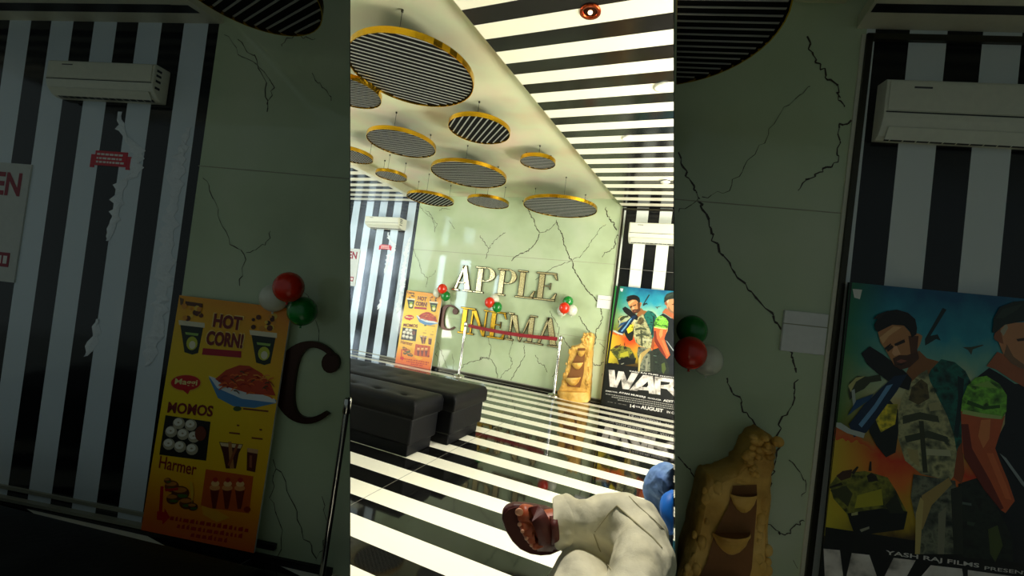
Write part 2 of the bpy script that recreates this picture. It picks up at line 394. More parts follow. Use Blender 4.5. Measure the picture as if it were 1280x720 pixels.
mb.prism([bay_uv(3.05, 2.405, 0), bay_uv(2.80, 2.405, 1.0), bay_uv(5.2, 2.42, 1.0), bay_uv(5.2, 2.42, 0)], BV*.05, cream)
for k in range(6):
    d0, d1 = .09+.1*k, .13+.1*k
    mb.prism([bay_uv(3.06-.25*d0, 2.403, d0), bay_uv(3.06-.25*d1, 2.403, d1), bay_uv(5.2, 2.418, d1), bay_uv(5.2, 2.418, d0)], BV*.002, M_black)
struct('ceiling_bay_right', mb)

# ================================================================== CEILING DISCS
M_rim = mat('brushed_gold_rim', (226, 176, 42), .22, 1)
M_back = mat('charcoal_disc', (9, 10, 9), .8, spec=.15)
M_slat = mat('silver_slat', (158, 160, 152), .45)
def disc(c, r, ang, nsl, label, up=Vector((0, 0, 1)), topz=RZ, group='hanging grille discs', clip=None, wires=3, sc=1.0, swid=.21):
    c = Vector(c); h = .045*sc
    t = empty('ceiling_disc', c, label, 'ceiling disc', group)
    seg = 48
    ax = Vector((1, 0, 0)); ay = up.cross(ax).normalized(); ax = ay.cross(up)
    def P(x, y, z): return c+ax*x+ay*y+up*z
    def circ(rr):
        pts = [(rr*math.cos(2*math.pi*k/seg), rr*math.sin(2*math.pi*k/seg)) for k in range(seg)]
        return pts
    def clipf(pts):
        if clip is None: return pts
        out = []
        n = len(pts)
        for i in range(n):
            a, b = pts[i], pts[(i+1) % n]; fa, fb = clip(P(*a, 0)), clip(P(*b, 0))
            if fa >= 0: out.append(a)
            if (fa >= 0) != (fb >= 0):
                t_ = fa/(fa-fb); out.append((a[0]+(b[0]-a[0])*t_, a[1]+(b[1]-a[1])*t_))
        return out
    g = MB(); cp = clipf(circ(r))
    rim = MB(); n = len(cp)
    inn = [(x*.988, y*.988) for x, y in cp]
    vs = [P(x, y, 0) for x, y in cp]+[P(x, y, h) for x, y in cp]+[P(x, y, 0) for x, y in inn]+[P(x, y, h) for x, y in inn]
    fs = []
    for i in range(n):
        j = (i+1) % n; fs += [(i, j, n+j, n+i), (i, 2*n+i, 2*n+j, j), (2*n+i, 3*n+i, 3*n+j, 2*n+j), (n+i, n+j, 3*n+j, 3*n+i)]
    rim.add(vs, fs, M_rim)
    link('rim', rim, t)
    g.prism([P(x, y, h*.35) for x, y in inn], up*(h*.6), M_back); bk = link('backing', g, t)
    s = MB(); ca, sa = math.cos(ang), math.sin(ang); R = r*.97; pitch = 2*R/nsl
    for i in range(nsl):
        o = -R+pitch*(i+.5); hw = math.sqrt(max(0, R*R-o*o))
        if hw < .01: continue
        w2 = pitch*swid*.5
        q = [(-hw, o-w2), (hw, o-w2), (hw, o+w2), (-hw, o+w2)]
        q = [(x*ca-y*sa, x*sa+y*ca) for x, y in q]
        q = clipf(q)
        if len(q) > 2: s.prism([P(x, y, h*.35-.004*sc) for x, y in q], up*(.003*sc), M_slat)
    link('slats', s, bk)
    hgt = topz-c.z-h
    for k in range(wires):
        a = 2*math.pi*k/wires+.9; wp = P(.82*r*math.cos(a), .82*r*math.sin(a), h)
        if clip and clip(wp) < .01: continue
        wb = MB(); wb.tube([wp, wp+Vector((0, 0, hgt))], .0022*sc, M_trim, 6); wb.lathe([(0, 0), (.009*sc, 0), (.009*sc, .015), (0, .02)], wp+Vector((0, 0, hgt-.02)), M_trim, 10)
        wb.lathe([(.008*sc, -.002), (.008*sc, .02), (.0, .022)], wp, M_rim, 8)
        link('wire', wb, t)
    return t
def slat_angle(px, py, z, dx, dy):
    a = hit_axis(px, py, 2, z); b = hit_axis(px+dx, py+dy, 2, z); return math.atan2(b.y-a.y, b.x-a.x)
DISCS = [(515,94,77,2.90,10,2.7,20,'largest gold-rimmed slatted disc hanging at the upper left of the ceiling'),
 (437,117,38,2.86,10,1.2,18,'slatted gold-rimmed disc half hidden behind the largest ceiling disc'),
 (502,181,42,2.90,10,.9,18,'gold-rimmed slatted disc just below the largest ceiling disc'),
 (440,196,25,2.88,10,6,12,'gold-rimmed slatted disc cut by the left edge of the opening'),
 (489,221,19,2.87,10,4.5,11,'smallest gold-rimmed slatted disc beside the left striped ceiling'),
 (599,164,38.5,2.95,10,-12,11,'gold-rimmed disc with wide diagonal slats in the middle of the ceiling'),
 (586,220,47,2.88,10,.2,17,'wide gold-rimmed slatted disc in the middle, below the diagonal-slat disc'),
 (672,204,22,2.98,10,.3,12,'small gold-rimmed slatted disc nearest the right striped ceiling'),
 (538,250,29,2.80,10,-6,13,'gold-rimmed disc with diagonal slats above the wall end of the left striped ceiling'),
 (610,254,26,2.80,10,1.5,13,'gold-rimmed slatted disc directly above the letters, second from the marble wall right'),
 (702,263,45,2.80,10,.3,18,'wide gold-rimmed slatted disc hanging in front of the upper right marble wall')]
for px, py, hw, z, dx, dy, ns, lb in DISCS:
    c = hit_axis(px, py, 2, z); q = hit_axis(px+hw, py+hw*.13, 2, z); r = (q-c).length
    if (c.y+r) > WALLY-.03: c.y = WALLY-.03-r
    disc(c, r, slat_angle(px, py, z, dx, dy), ns, lb)
# discs in the two side bays
c = at(303, -17, 1.36)
disc(c, .245, slat_angle(315, 12, c.z, 10, -6.5), 15, 'dim slatted disc hanging over the left bay beside the striped soffit', topz=2.50+.09, sc=.75, group='grille discs of the side bays')
c = at(834, 34, 1.2)
nrm = CX
lim = at(842, 300, 1.5)
pn = (at(842, 0, 1)-CAM).cross(at(842, 700, 1)-CAM).normalized()
if pn.dot(CX) < 0: pn = -pn
if c.y > 1.42: pass
disc(c, (hit_axis(978, 58, 2, c.z)-c).length*.87, slat_angle(838, 54, c.z, 10, .3), 22, 'dim slatted disc with gold rim at the right partition, over the right bay', clip=lambda p: pn.dot(p-CAM)-.009, topz=2.50, sc=.75, group='grille discs of the side bays')

# ================================================================== AIR CONDITIONERS
M_acw = mat('aged_white_plastic', (226, 226, 204), .35); M_dash = mat('grey_logo_ink', (70, 70, 70), .5)
M_louv = mat('dark_louvre', (40, 42, 38), .5)
def aircon(fr, X0, X1, Z0, Z1, D, label, group='split air conditioners', ports=False):
    t = empty('air_conditioner', fr(X0, Z0, 0), label, 'air conditioner', group)
    H = Z1-Z0
    prof = [(0, 0), (.35, 0), (.62, .05), (.86, .2), (.97, .34), (1, .42), (1, .92), (.96, .985), (.9, 1), (0, 1)]
    b = MB(); A = [fr(X0, Z0+H*z, D*d) for d, z in prof]; B = [fr(X1, Z0+H*z, D*d) for d, z in prof]; n = len(prof)
    b.add(A+B, [tuple(range(n)), tuple(range(2*n-1, n-1, -1))]+[(i, (i+1) % n, (i+1) % n+n, i+n) for i in range(n)], M_acw)
    link('body', b, t, bevel=.008*fr(0, 0, 0).length*0+.006)
    p = MB(); p.fbox(fr, X0+.012, X1-.012, Z0+H*.46, Z0+H*.95, D, D+.008, M_acw); link('front_panel', p, t, bevel=.003)
    g = MB(); g.fbox(fr, X0+.008, X1-.008, Z0+H*.425, Z0+H*.445, D*.98, D+.003, M_louv); link('panel_gap', g, t)
    v = MB()
    def q(d, z, X): return fr(X, Z0+H*z, D*d)
    v.add([q(.36, -.004, X0+.04), q(.36, -.004, X1-.04), q(.60, .03, X1-.04), q(.60, .03, X0+.04), q(.36, .02, X0+.04), q(.36, .02, X1-.04), q(.60, .06, X1-.04), q(.60, .06, X0+.04)],
          [(0, 1, 2, 3), (4, 5, 6, 7), (0, 1, 5, 4), (1, 2, 6, 5), (2, 3, 7, 6), (3, 0, 4, 7)], M_louv)
    ns = 14
    for i in range(ns):
        x = X0+.06+(X1-X0-.12)*i/(ns-1)
        v.add([q(.38, -.012, x), q(.6, .02, x), q(.6, .02, x+.006), q(.38, -.012, x+.006)], [(0, 1, 2, 3)], M_acw)
    link('air_outlet', v, t)
    f = MB(); f.add([q(.66, .02, X0+.03), q(.66, .02, X1-.03), q(.93, .2, X1-.03), q(.93, .2, X0+.03), q(.68, -.01, X0+.03), q(.68, -.01, X1-.03), q(.96, .18, X1-.03), q(.96, .18, X0+.03)],
          [(0, 1, 2, 3), (4, 5, 6, 7), (0, 1, 5, 4), (1, 2, 6, 5), (2, 3, 7, 6), (3, 0, 4, 7)], M_acw); link('flap', f, t)
    fp_ = [c for c in t.children if c.name.startswith('front_panel')][0]
    l = MB(); l.fbox(fr, X0+.12, X0+.2, Z0+H*.84, Z0+H*.87, D+.008, D+.0095, M_dash); link('logo', l, fp_)
    if ports:
        k = MB()
        for z in (.3, .5, .66, .8): k.add([fr(X1+.001, Z0+H*z, D*.55), fr(X1+.001, Z0+H*z, D*.85), fr(X1+.001, Z0+H*(z+.07), D*.85), fr(X1+.001, Z0+H*(z+.07), D*.55)], [(0, 1, 2, 3)], M_louv)
        link('side_vents', k, t)
    return t
def ac_at(fr, D, p0, p1, width, label, **k):
    X0, Z1 = PX(fr, *p0, D); X1_, Z0 = PX(fr, *p1, D)
    aircon(fr, X0, X1_ if width is None else X0+width, Z0, Z1, D, label, **k)
ac_at(HALL, .24, (60, 74), (188, 122), None, 'small white split air conditioner on the bright left striped wall', ports=True)
ac_at(HALL, .22, (1106, 98), (1200, 178), .9, 'white split air conditioner on the bright right striped wall above the film poster')
ac_at(BAY, .15, (60, 74), (188, 122), None, 'dim white split air conditioner on the near left striped wall', ports=True)
ac_at(BAY, .10, (1110, 98), (1200, 176), .9, 'dim white split air conditioner on the near right striped wall, above the darker film poster')

# ================================================================== SIGNS ON THE STRIPED WALL
M_red = mat('red_sign', (214, 28, 48), .4); M_wtxt = mat('white_print', (240, 236, 228), .5); M_dkred = mat('crimson_print', (150, 12, 40), .45)
def red_sign(fr, label, group):
    t = empty('warning_sign', fr(-5.43, 2.05, 0), label, 'sign', group)
    b = MB(); b.fbox(fr, -5.41, -5.17, 2.065, 2.155, 0, .006, M_red); b.fbox(fr, -5.44, -5.41, 2.05, 2.13, 0, .005, M_red); b.fbox(fr, -5.17, -5.14, 2.05, 2.13, 0, .005, M_red); link('plate', b, t)
    l = MB(); rn = random.Random(5)
    for z in (2.128, 2.103, 2.08):
        x = -5.395
        while x < -5.2:
            wd = rn.uniform(.012, .03); l.fbox(fr, x, x+wd, z, z+.012, .006, .0075, M_wtxt); x += wd+.007
    link('lettering', l, t)
red_sign(HALL, 'small red notice with white lines on the bright left striped wall', 'red notices')
red_sign(BAY, 'small red notice with white lines on the dim near left striped wall', 'red notices')
def screen_sign(fr, label, group):
    xr, zt = PX(fr, 41, 206, .012); zb = PX(fr, 22, 354, .012)[1]
    t = empty('screen_sign', fr(xr-.5, zb, 0), label, 'sign', group)
    b = MB(); b.fbox(fr, xr-1.1, xr-.01, zb, zt, 0, .012, mat('pale_sign_board', (206, 208, 198), .4)); link('board', b, t)
    tx, tz = PX(fr, 24, 246, .013); tz2 = PX(fr, 24, 216, .013)[1]
    l = MB(); put_text(l, 'SCREEN', lambda a, c: fr(tx-.62+a*.62, tz+c*(tz2-tz), .0135), M_dkred, .03); link('lettering', l, t)
    lx, lz = PX(fr, 10, 334, .013); lz2 = PX(fr, 10, 316, .013)[1]
    r_ = MB(); r_.fbox(fr, lx-.4, lx, lz, lz2, .012, .016, M_dkred)
    for k in range(8): r_.fbox(fr, lx-.045-k*.045, lx-.015-k*.045, lz+.02, lz2-.02, .016, .0175, M_wtxt)
    link('label_strip', r_, t)
screen_sign(HALL, 'pale sign board with crimson letters at the left edge of the bright hall', 'screen signs')
screen_sign(BAY, 'pale sign board ending in a crimson N at the far left of the dim bay', 'screen signs')

M_glare = mat('shiny_white_glare', (236, 242, 244), .18, bump=.3, bscale=90)
def film(fr, pts, label, seed):  # lays glare on the striped wall as jagged white mesh strips
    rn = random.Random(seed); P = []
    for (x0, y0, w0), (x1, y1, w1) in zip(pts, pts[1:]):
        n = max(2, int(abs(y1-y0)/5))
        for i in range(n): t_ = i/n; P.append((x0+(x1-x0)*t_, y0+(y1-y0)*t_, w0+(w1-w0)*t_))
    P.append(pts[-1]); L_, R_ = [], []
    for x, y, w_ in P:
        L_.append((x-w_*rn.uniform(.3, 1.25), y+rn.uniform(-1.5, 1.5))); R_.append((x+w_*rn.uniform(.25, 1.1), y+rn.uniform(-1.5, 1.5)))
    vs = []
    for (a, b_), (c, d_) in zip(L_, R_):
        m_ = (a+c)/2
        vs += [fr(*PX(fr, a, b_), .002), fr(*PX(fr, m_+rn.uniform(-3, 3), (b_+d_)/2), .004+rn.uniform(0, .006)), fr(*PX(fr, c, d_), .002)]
    b = MB(); b.add(vs, [(3*i+k, 3*i+k+1, 3*i+k+4, 3*i+k+3) for i in range(len(P)-1) for k in (0, 1)], M_glare)
    o = link('glare_streak', b, origin=vs[-2]); md = o.modifiers.new('t', 'SOLIDIFY'); md.thickness = .001
    tag(o, label, 'film strip', 'glare streaks')  # white strips standing for glare on the wall, not film
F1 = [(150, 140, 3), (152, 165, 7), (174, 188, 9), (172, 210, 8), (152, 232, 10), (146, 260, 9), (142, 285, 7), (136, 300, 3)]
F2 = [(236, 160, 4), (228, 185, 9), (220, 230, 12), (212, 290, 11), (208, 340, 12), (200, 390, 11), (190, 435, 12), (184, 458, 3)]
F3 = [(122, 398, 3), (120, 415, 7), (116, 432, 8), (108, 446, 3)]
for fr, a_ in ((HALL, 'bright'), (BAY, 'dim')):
    film(fr, F1, 'jagged white strip standing for glare under the air conditioner on the %s striped wall' % a_, 11)
    film(fr, F2, 'long jagged white strip standing for glare beside the marble edge on the %s striped wall' % a_, 12)
    film(fr, F3, 'short white scrap standing for glare low on the %s striped wall' % a_, 13)

# ================================================================== WHITE NOTICE BOX ON MARBLE
M_paper = mat('white_box', (232, 232, 226), .5)
for fr, lb in ((HALL, 'white rectangular wall box beside the film poster in the bright hall'), (BAY, 'dim white rectangular wall box beside the darker film poster')):
    t = empty('wall_box', fr(-1.02, 1.42, 0), lb, 'wall box', 'white wall boxes')
    x0, z0 = PX(fr, 975, 438, .02); x1, z1 = PX(fr, 1036, 393, .02)
    b = MB(); b.fbox(fr, x0, x1, z0, z1, 0, .025, M_paper); wbx = link('body', b, t, bevel=.003)
    b = MB(); b.fbox(fr, x0, x1, z0+(z1-z0)*.66, z0+(z1-z0)*.685, .02, .0262, M_seam); link('lid_gap', b, wbx)

# ================================================================== BALLOONS
M_br = mat('red_balloon', (222, 44, 14), .22, coat=.4); M_bg = mat('green_balloon', (16, 132, 46), .22, coat=.4); M_bw = mat('white_balloon', (226, 228, 206), .22, coat=.4)
def balloon(fr, X, Z, d, r, mt, label, group, s=1.0):
    c = fr(X, Z, d); ux = (fr(X+1, Z, d)-c).normalized(); uz = (fr(X, Z+1, d)-c).normalized(); n = ux.cross(uz).normalized()
    rr = r*s; b = MB(); b.ell(c, (ux*rr, n*rr, uz*rr*1.08), mt)
    b.lathe([(.0, 0), (rr*.14, -rr*.02), (rr*.05, rr*.12), (rr*.09, rr*.2), (0, rr*.2)], c-uz*rr*1.06, mt, 10, -uz)
    tag(link('balloon', b, origin=c), label, 'balloon', group)
where = ['beside the yellow menu board', 'between the two rows of letters', 'right of the letters']
for i, L3 in enumerate([[(553,361,M_br,'red',.17), (557,370,M_bg,'green',.11), (547,366,M_bw,'white',.06)],
                        [(612,378,M_br,'red',.17), (621.5,384,M_bg,'green',.13), (618,374,M_bw,'white',.06)],
                        [(710,377,M_bg,'green',.08), (705.5,385,M_br,'red',.19), (715,388,M_bw,'white',.12), (703,388.5,M_bw,'second white',.05)]]):
    for hx, hy, mt, cn, d in L3:
        X, Z = HXZ(hx, hy, d)
        balloon(HALL, X, Z, d, .083, mt, '%s balloon in the bright hall cluster %s' % (cn, where[i]), 'balloons in the bright hall')
for zx, zy, mt, cn, d in [(361,359,M_br,'red',.15), (378,389,M_bg,'green',.09), (343,372,M_bw,'white',.05)]:
    p = hit_plane(zx, zy, BO+BN*d, BN); b = MB(); rr = .058; b.ell(p, (BU*rr, BN*rr, BV*rr*1.05), mt); b.lathe([(0, 0), (rr*.14, -.002), (rr*.05, rr*.12), (rr*.09, rr*.2)], p-BV*rr, mt, 10, -BV)
    tag(link('balloon', b, origin=p), 'dim %s balloon above the near yellow menu board' % cn, 'balloon', 'balloons in the side bays')
for zx, zy, mt, cn, d in [(865,413,M_bg,'green',.07), (868,441,M_br,'red',.17), (884,450,M_bw,'white',.08)]:
    if cn == 'red': zx = 863
    p = hit_plane(zx, zy, BO+BN*d, BN); b = MB(); rr = .054; b.ell(p, (BU*rr, BN*rr, BV*rr*1.05), mt); b.lathe([(0, 0), (rr*.14, -.002), (rr*.05, rr*.12), (rr*.09, rr*.2)], p-BV*rr, mt, 10, -BV)
    tag(link('balloon', b, origin=p), 'dim %s balloon by the right partition above the near stone fountain' % cn, 'balloon', 'balloons in the side bays')

# ================================================================== WALL LETTERS
TH, TN, SR = .17, .055, .065
def arc(cx, cy, rx, ry, a0, a1, w0, w1, wm=None, n=22, vert=1.0):
    """strip of quads; w0 at ends, wm in the middle"""
    out = []; prev = None
    for i in range(n+1):
        t = i/n; a = math.radians(a0+(a1-a0)*t); wd = w0+(w1-w0)*t
        if wm is not None: wd = w0+(wm-w0)*math.sin(math.pi*t)
        o = (cx+rx*math.cos(a), cy+ry*math.sin(a)); q = (cx+(rx-wd)*math.cos(a), cy+(ry-wd*vert)*math.sin(a))
        if prev: out.append([prev[0], o, q, prev[1]])
        prev = (o, q)
    return out
def rect(x0, x1, y0, y1): return [[(x0, y0), (x1, y0), (x1, y1), (x0, y1)]]
def dot(cx, cy, r): return [[(cx+r*math.cos(2*math.pi*k/14), cy+r*math.sin(2*math.pi*k/14)) for k in range(14)]]
def glyph(ch):
    g = []
    if ch == 'A':
        g += [[[(.12, SR), (.24, SR), (.53, 1), (.42, 1)]], [[(.60, SR), (.88, SR), (.58, 1), (.38, 1)]], rect(.27, .66, .30, .36), rect(.02, .36, 0, SR), rect(.52, .98, 0, SR)]
        w = 1.0
    elif ch == 'P':
        g += [rect(.13, .13+.24, SR, 1-SR), rect(.02, .48, 0, SR), rect(.02, .5, 1-SR, 1), arc(.48, .72, .42, .28, 90, -90, .09, .09, .24, vert=.42), rect(.3, .5, .44, .5)]
        w = .92
    elif ch == 'L':
        g += [rect(.13, .38, SR, 1-SR), rect(.02, .48, 1-SR, 1), rect(.02, .8, 0, SR), [[(.62, SR), (.8, SR), (.86, .3), (.8, .3)]]]
        w = .86
    elif ch == 'E':
        g += [rect(.12, .36, SR, 1-SR), rect(.0, .84, 0, SR+.01), rect(.0, .82, 1-SR-.01, 1), rect(.32, .6, .49, .54), rect(.58, .63, .40, .64),
              [[(.66, SR), (.84, SR), (.9, .3), (.84, .3)]], [[(.66, 1-SR), (.82, 1-SR), (.88, .74), (.82, .74)]]]
        w = .9
    elif ch == 'C':
        g += [arc(.5, .5, .49, .5, 46, 318, .09, .09, .31, 34, .4), dot(.78, .77, .125)]
        w = .95
    elif ch == 'I':
        g += [rect(.13, .38, SR, 1-SR), rect(.0, .5, 0, SR), rect(.0, .5, 1-SR, 1)]
        w = .5
    elif ch == 'N':
        g += [rect(.12, .22, SR, 1-SR), [[(.12, 1-SR), (.36, 1-SR), (.9, .02), (.78, .0)]], rect(.80, .90, 0, 1-SR), rect(.0, .34, 0, SR), rect(.0, .3, 1-SR, 1), rect(.70, 1.0, 1-SR, 1)]
        w = 1.0
    elif ch == 'M':
        g += [rect(.11, .20, SR, 1-SR), [[(.11, 1-SR), (.35, 1-SR), (.60, .0), (.52, .0)]], [[(.52, .0), (.58, .0), (.9, 1-SR), (.82, 1-SR)]], rect(.82, 1.02, SR, 1-SR), rect(.0, .32, 0, SR), rect(.0, .24, 1-SR, 1), rect(.72, 1.12, 0, SR), rect(.84, 1.12, 1-SR, 1)]
        w = 1.12
    return g, w
M_ldark = mat('bronze_letter_edge', (58, 38, 16), .3, .7)
def letter(fr, ch, X0, X1, Z0, Z1, label, group, face=M_gold, lean=0, clipX=None):
    t = empty('wall_letter', fr(X0, Z0, 0), label, 'letter', group)
    g, w = glyph(ch); b = MB(); fc = MB()
    kx = (X1-X0)/w; kz = Z1-Z0
    def mp(x, z, d):
        X = X0+x*kx+lean*z*kz
        if clipX is not None: X = min(X, clipX)
        return fr(X, Z0+z*kz, d)
    for part in g:
        for q in part:
            A = [mp(x, z, .004) for x, z in q]; B = [mp(x, z, .032) for x, z in q]; n = len(q)
            b.add(A+B, [tuple(range(n)), tuple(range(2*n-1, n-1, -1))]+[(i, (i+1) % n, (i+1) % n+n, i+n) for i in range(n)], M_ldark)
        # inset face
        me = bmesh.new(); vs = {}
        for q in part:
            ids = []
            for x, z in q:
                key = (round(x, 5), round(z, 5))
                if key not in vs: vs[key] = me.verts.new((x*kx, z*kz, 0))
                if vs[key] not in ids: ids.append(vs[key])
            if len(ids) > 2:
                try: me.faces.new(ids)
                except ValueError: pass
        bmesh.ops.recalc_face_normals(me, faces=me.faces)
        thick = .0075
        small = len(part) > 4
        bmesh.ops.inset_region(me, faces=list(me.faces), thickness=thick if not small else .006, use_even_offset=True, use_boundary=True)
        me.faces.ensure_lookup_table(); bmesh.ops.recalc_face_normals(me, faces=me.faces)
        bverts = set(v for e in me.edges if e.is_boundary for v in e.verts)
        keep = [f for f in me.faces if not any(v in bverts for v in f.verts)]
        for f in keep:
            fc.add([mp(v.co.x/kx, v.co.z/kz if False else v.co.y/kz, .0335) for v in f.verts], [tuple(range(len(f.verts)))], face)
        me.free()
    link('letter_body', b, t)
    if fc.v: link('mirror_face', fc, t)
    return t
M_mir = mat('mirror_gold_face', (250, 232, 176), .22, .75)  # bright reflection in the polished gold is put into this face colour
M_mir_dark = mat('dark_mirror_face', (62, 34, 20), .3, .5)  # same polished gold, with a dark reflection put into the face colour
for ch, X0, X1, lb in [('A', -3.70, -3.27, 'first gold letter A at the start of the upper row APPLE'), ('P', -3.28, -2.87, 'first gold letter P in the upper row, left of the other P'), ('P', -2.86, -2.48, 'second gold letter P in the upper row, left of the L'), ('L', -2.49, -2.14, 'gold letter L in the upper row APPLE'), ('E', -2.15, -1.77, 'gold letter E ending the upper row APPLE')]:
    letter(HALL, ch, X0, X1, 1.43, 1.89, lb, 'gold letters of the upper row', M_mir)
for ch, X0, X1, z0, lb, fm in [('C', -3.91, -3.48, .71, 'dark mirror-gold letter C starting the lower row, beside the menu board', M_mir_dark), ('I', -3.46, -3.27, .70, 'gold letter I in the lower row, behind the left post', M_gold), ('N', -3.28, -2.90, .70, 'gold letter N in the lower row', M_gold), ('E', -2.90, -2.56, .70, 'gold letter E in the lower row, left of the M', M_gold), ('M', -2.56, -2.04, .71, 'gold letter M in the lower row', M_mir), ('A', -2.05, -1.62, .71, 'gold letter A ending the lower row, behind the right post', M_mir)]:
    letter(HALL, ch, X0, X1, z0, z0+.46, lb, 'gold letters of the lower row', fm)
letter(BAY, 'C', -3.93, -3.50, .71, 1.17, 'large dark mirror-gold letter C beside the near yellow menu board', 'bay letters', M_mir_dark)

# ================================================================== STANCHIONS
M_belt = mat('red_belt', (140, 12, 26), .6)
def stanchion(base, h, label, s=1.0, r=.022, rb=.1):
    t = empty('stanchion_post', base, label, 'stanchion', 'chrome belt posts'); base = Vector(base)
    b = MB(); b.lathe([(0, 0), (rb*s, 0), (rb*s, .012*s), (rb*.8*s, .03*s), (.03*s, .045*s), (0, .045*s)], base, M_chrome); link('base', b, t)
    b = MB(); b.lathe([(r*s, .04*s), (r*s, h-.09*s)], base, M_chrome, 20); pole = link('pole', b, t)
    b = MB(); b.lathe([(r*s, h-.09*s), (r*1.3*s, h-.085*s), (r*1.3*s, h-.01*s), (r*.9*s, h), (0, h)], base, M_chrome, 20); link('belt_head', b, pole)
    return t
b1 = Vector((hit_axis(573.5, 470, 1, 6.12).x, 6.12, 0)); b2 = Vector((hit_axis(693, 488, 1, 6.12).x, 6.12, 0))
h1 = hit_axis(577, 403, 1, 6.12).z; h2 = hit_axis(696, 417, 1, 6.12).z; hh = (h1+h2)/2
stanchion(b1, hh, 'left chrome belt post in front of the letter I'); stanchion(b2, hh, 'right chrome belt post in front of the last letter A')
b = MB(); z1 = hh-.03; z0 = hh-.085; n = 12
for i in range(n):
    def pt(t): return b1+(b2-b1)*(.03+.94*t), -.03*math.sin(math.pi*t)
    (p, s0), (q, s1) = pt(i/n), pt((i+1)/n)
    b.prism([p+Vector((0, -.002, z0+s0)), q+Vector((0, -.002, z0+s1)), q+Vector((0, -.002, z1+s1)), p+Vector((0, -.002, z1+s0))], (0, .004, 0), M_belt)
tag(link('barrier_belt', b, origin=b1+Vector((0, 0, z0))), 'dark red belt stretched between the two chrome posts', 'belt')
bb = hit_plane(427.5, 697, BO+BN*.16, BN); bb.z = 0
bb = at(425, 0, 1.0)
a_ = hit_plane(426, 700, BO+BN*.17, BN)
stanchion(Vector((a_.x-.078, a_.y, 0)), .78, 'dim chrome post at the left partition beside the letter C', .7, .016, .07)

# ================================================================== POSTER MATERIALS
def grad(name, fn_nodes, rough=.35):
    m = bpy.data.materials.new(name); m.use_nodes = True; nt = m.node_tree; b = nt.nodes['Principled BSDF']
    tc = nt.nodes.new('ShaderNodeTexCoord'); col = fn_nodes(nt, tc); nt.links.new(col, b.inputs['Base Color']); b.inputs['Roughness'].default_value = rough
    MATS[name] = m; return m
def nmath(nt, op, a, b=None):
    n = nt.nodes.new('ShaderNodeMath'); n.operation = op
    for i, v in enumerate((a, b)):
        if v is None: continue
        if isinstance(v, (int, float)): n.inputs[i].default_value = v
        else: nt.links.new(v, n.inputs[i])
    return n.outputs[0]
def ramp(nt, src, stops):
    cr = nt.nodes.new('ShaderNodeValToRGB'); nt.links.new(src, cr.inputs[0]); e = cr.color_ramp.elements
    while len(e) < len(stops): e.new(.5)
    for el, (p, c) in zip(e, stops): el.position = p; el.color = (*lin(c), 1)
    return cr.outputs[0]
def mixc(nt, f, a, b):
    m = nt.nodes.new('ShaderNodeMix'); m.data_type = 'RGBA'; nt.links.new(f, m.inputs[0]); nt.links.new(a, m.inputs[6])
    if isinstance(b, tuple): m.inputs[7].default_value = (*lin(b), 1)
    else: nt.links.new(b, m.inputs[7])
    return m.outputs[2]
def war_nodes(nt, tc):
    sp = nt.nodes.new('ShaderNodeSeparateXYZ'); nt.links.new(tc.outputs['UV'], sp.inputs[0])
    no = nt.nodes.new('ShaderNodeTexNoise'); no.inputs['Scale'].default_value = 7; no.inputs['Detail'].default_value = 5; nt.links.new(tc.outputs['UV'], no.inputs['Vector'])
    x, z = sp.outputs[0], sp.outputs[1]
    zn = nmath(nt, 'ADD', z, nmath(nt, 'MULTIPLY', nmath(nt, 'SUBTRACT', no.outputs['Fac'], .5), .22))
    base = ramp(nt, zn, [(.30, (10, 12, 10)), (.36, (86, 64, 20)), (.42, (190, 160, 40)), (.50, (226, 120, 40)), (.57, (214, 60, 24)), (.63, (190, 150, 60)), (.72, (206, 206, 156)), (.82, (120, 184, 164)), (.90, (40, 150, 170)), (1.0, (14, 90, 128))])
    # green glow on the upper left, yellow glow on the lower left
    gl = nmath(nt, 'MULTIPLY', nmath(nt, 'MULTIPLY', nmath(nt, 'LESS_THAN', x, 1.0), nmath(nt, 'SUBTRACT', 1.0, nmath(nt, 'MULTIPLY', x, 5.5))), 1.0)
    gl = nmath(nt, 'MAXIMUM', gl, 0.0); gz = nmath(nt, 'GREATER_THAN', zn, .60)
    c = mixc(nt, nmath(nt, 'MULTIPLY', gl, gz), base, (36, 120, 40))
    gz2 = nmath(nt, 'MULTIPLY', nmath(nt, 'LESS_THAN', zn, .58), nmath(nt, 'GREATER_THAN', zn, .34))
    c = mixc(nt, nmath(nt, 'MULTIPLY', gl, gz2), c, (206, 190, 50))
    return c
M_warbg = grad('film_poster_print', war_nodes)
def menu_nodes(nt, tc):
    sp = nt.nodes.new('ShaderNodeSeparateXYZ'); nt.links.new(tc.outputs['UV'], sp.inputs[0])
    x, z = sp.outputs[0], sp.outputs[1]
    base = ramp(nt, z, [(0, (226, 90, 20)), (.12, (236, 140, 20)), (.3, (240, 190, 20)), (.55, (244, 212, 24)), (.8, (242, 200, 20)), (1, (238, 160, 26))])
    e = nmath(nt, 'MULTIPLY', nmath(nt, 'MULTIPLY', nmath(nt, 'MULTIPLY', x, x), z), .4)
    return mixc(nt, e, base, (232, 100, 26))
M_menubg = grad('menu_board_print', menu_nodes)
def uvquad(me_obj, fn):
    me = me_obj.data; uv = me.uv_layers.new(name='UVMap')
    for lp in me.loops: uv.data[lp.index].uv = fn(me.vertices[lp.vertex_index].co)
CAMO = {(128, 130, 96), (86, 92, 78), (92, 96, 34), (22, 30, 24), (170, 160, 40), (14, 78, 70), (74, 66, 38), (92, 150, 50)}
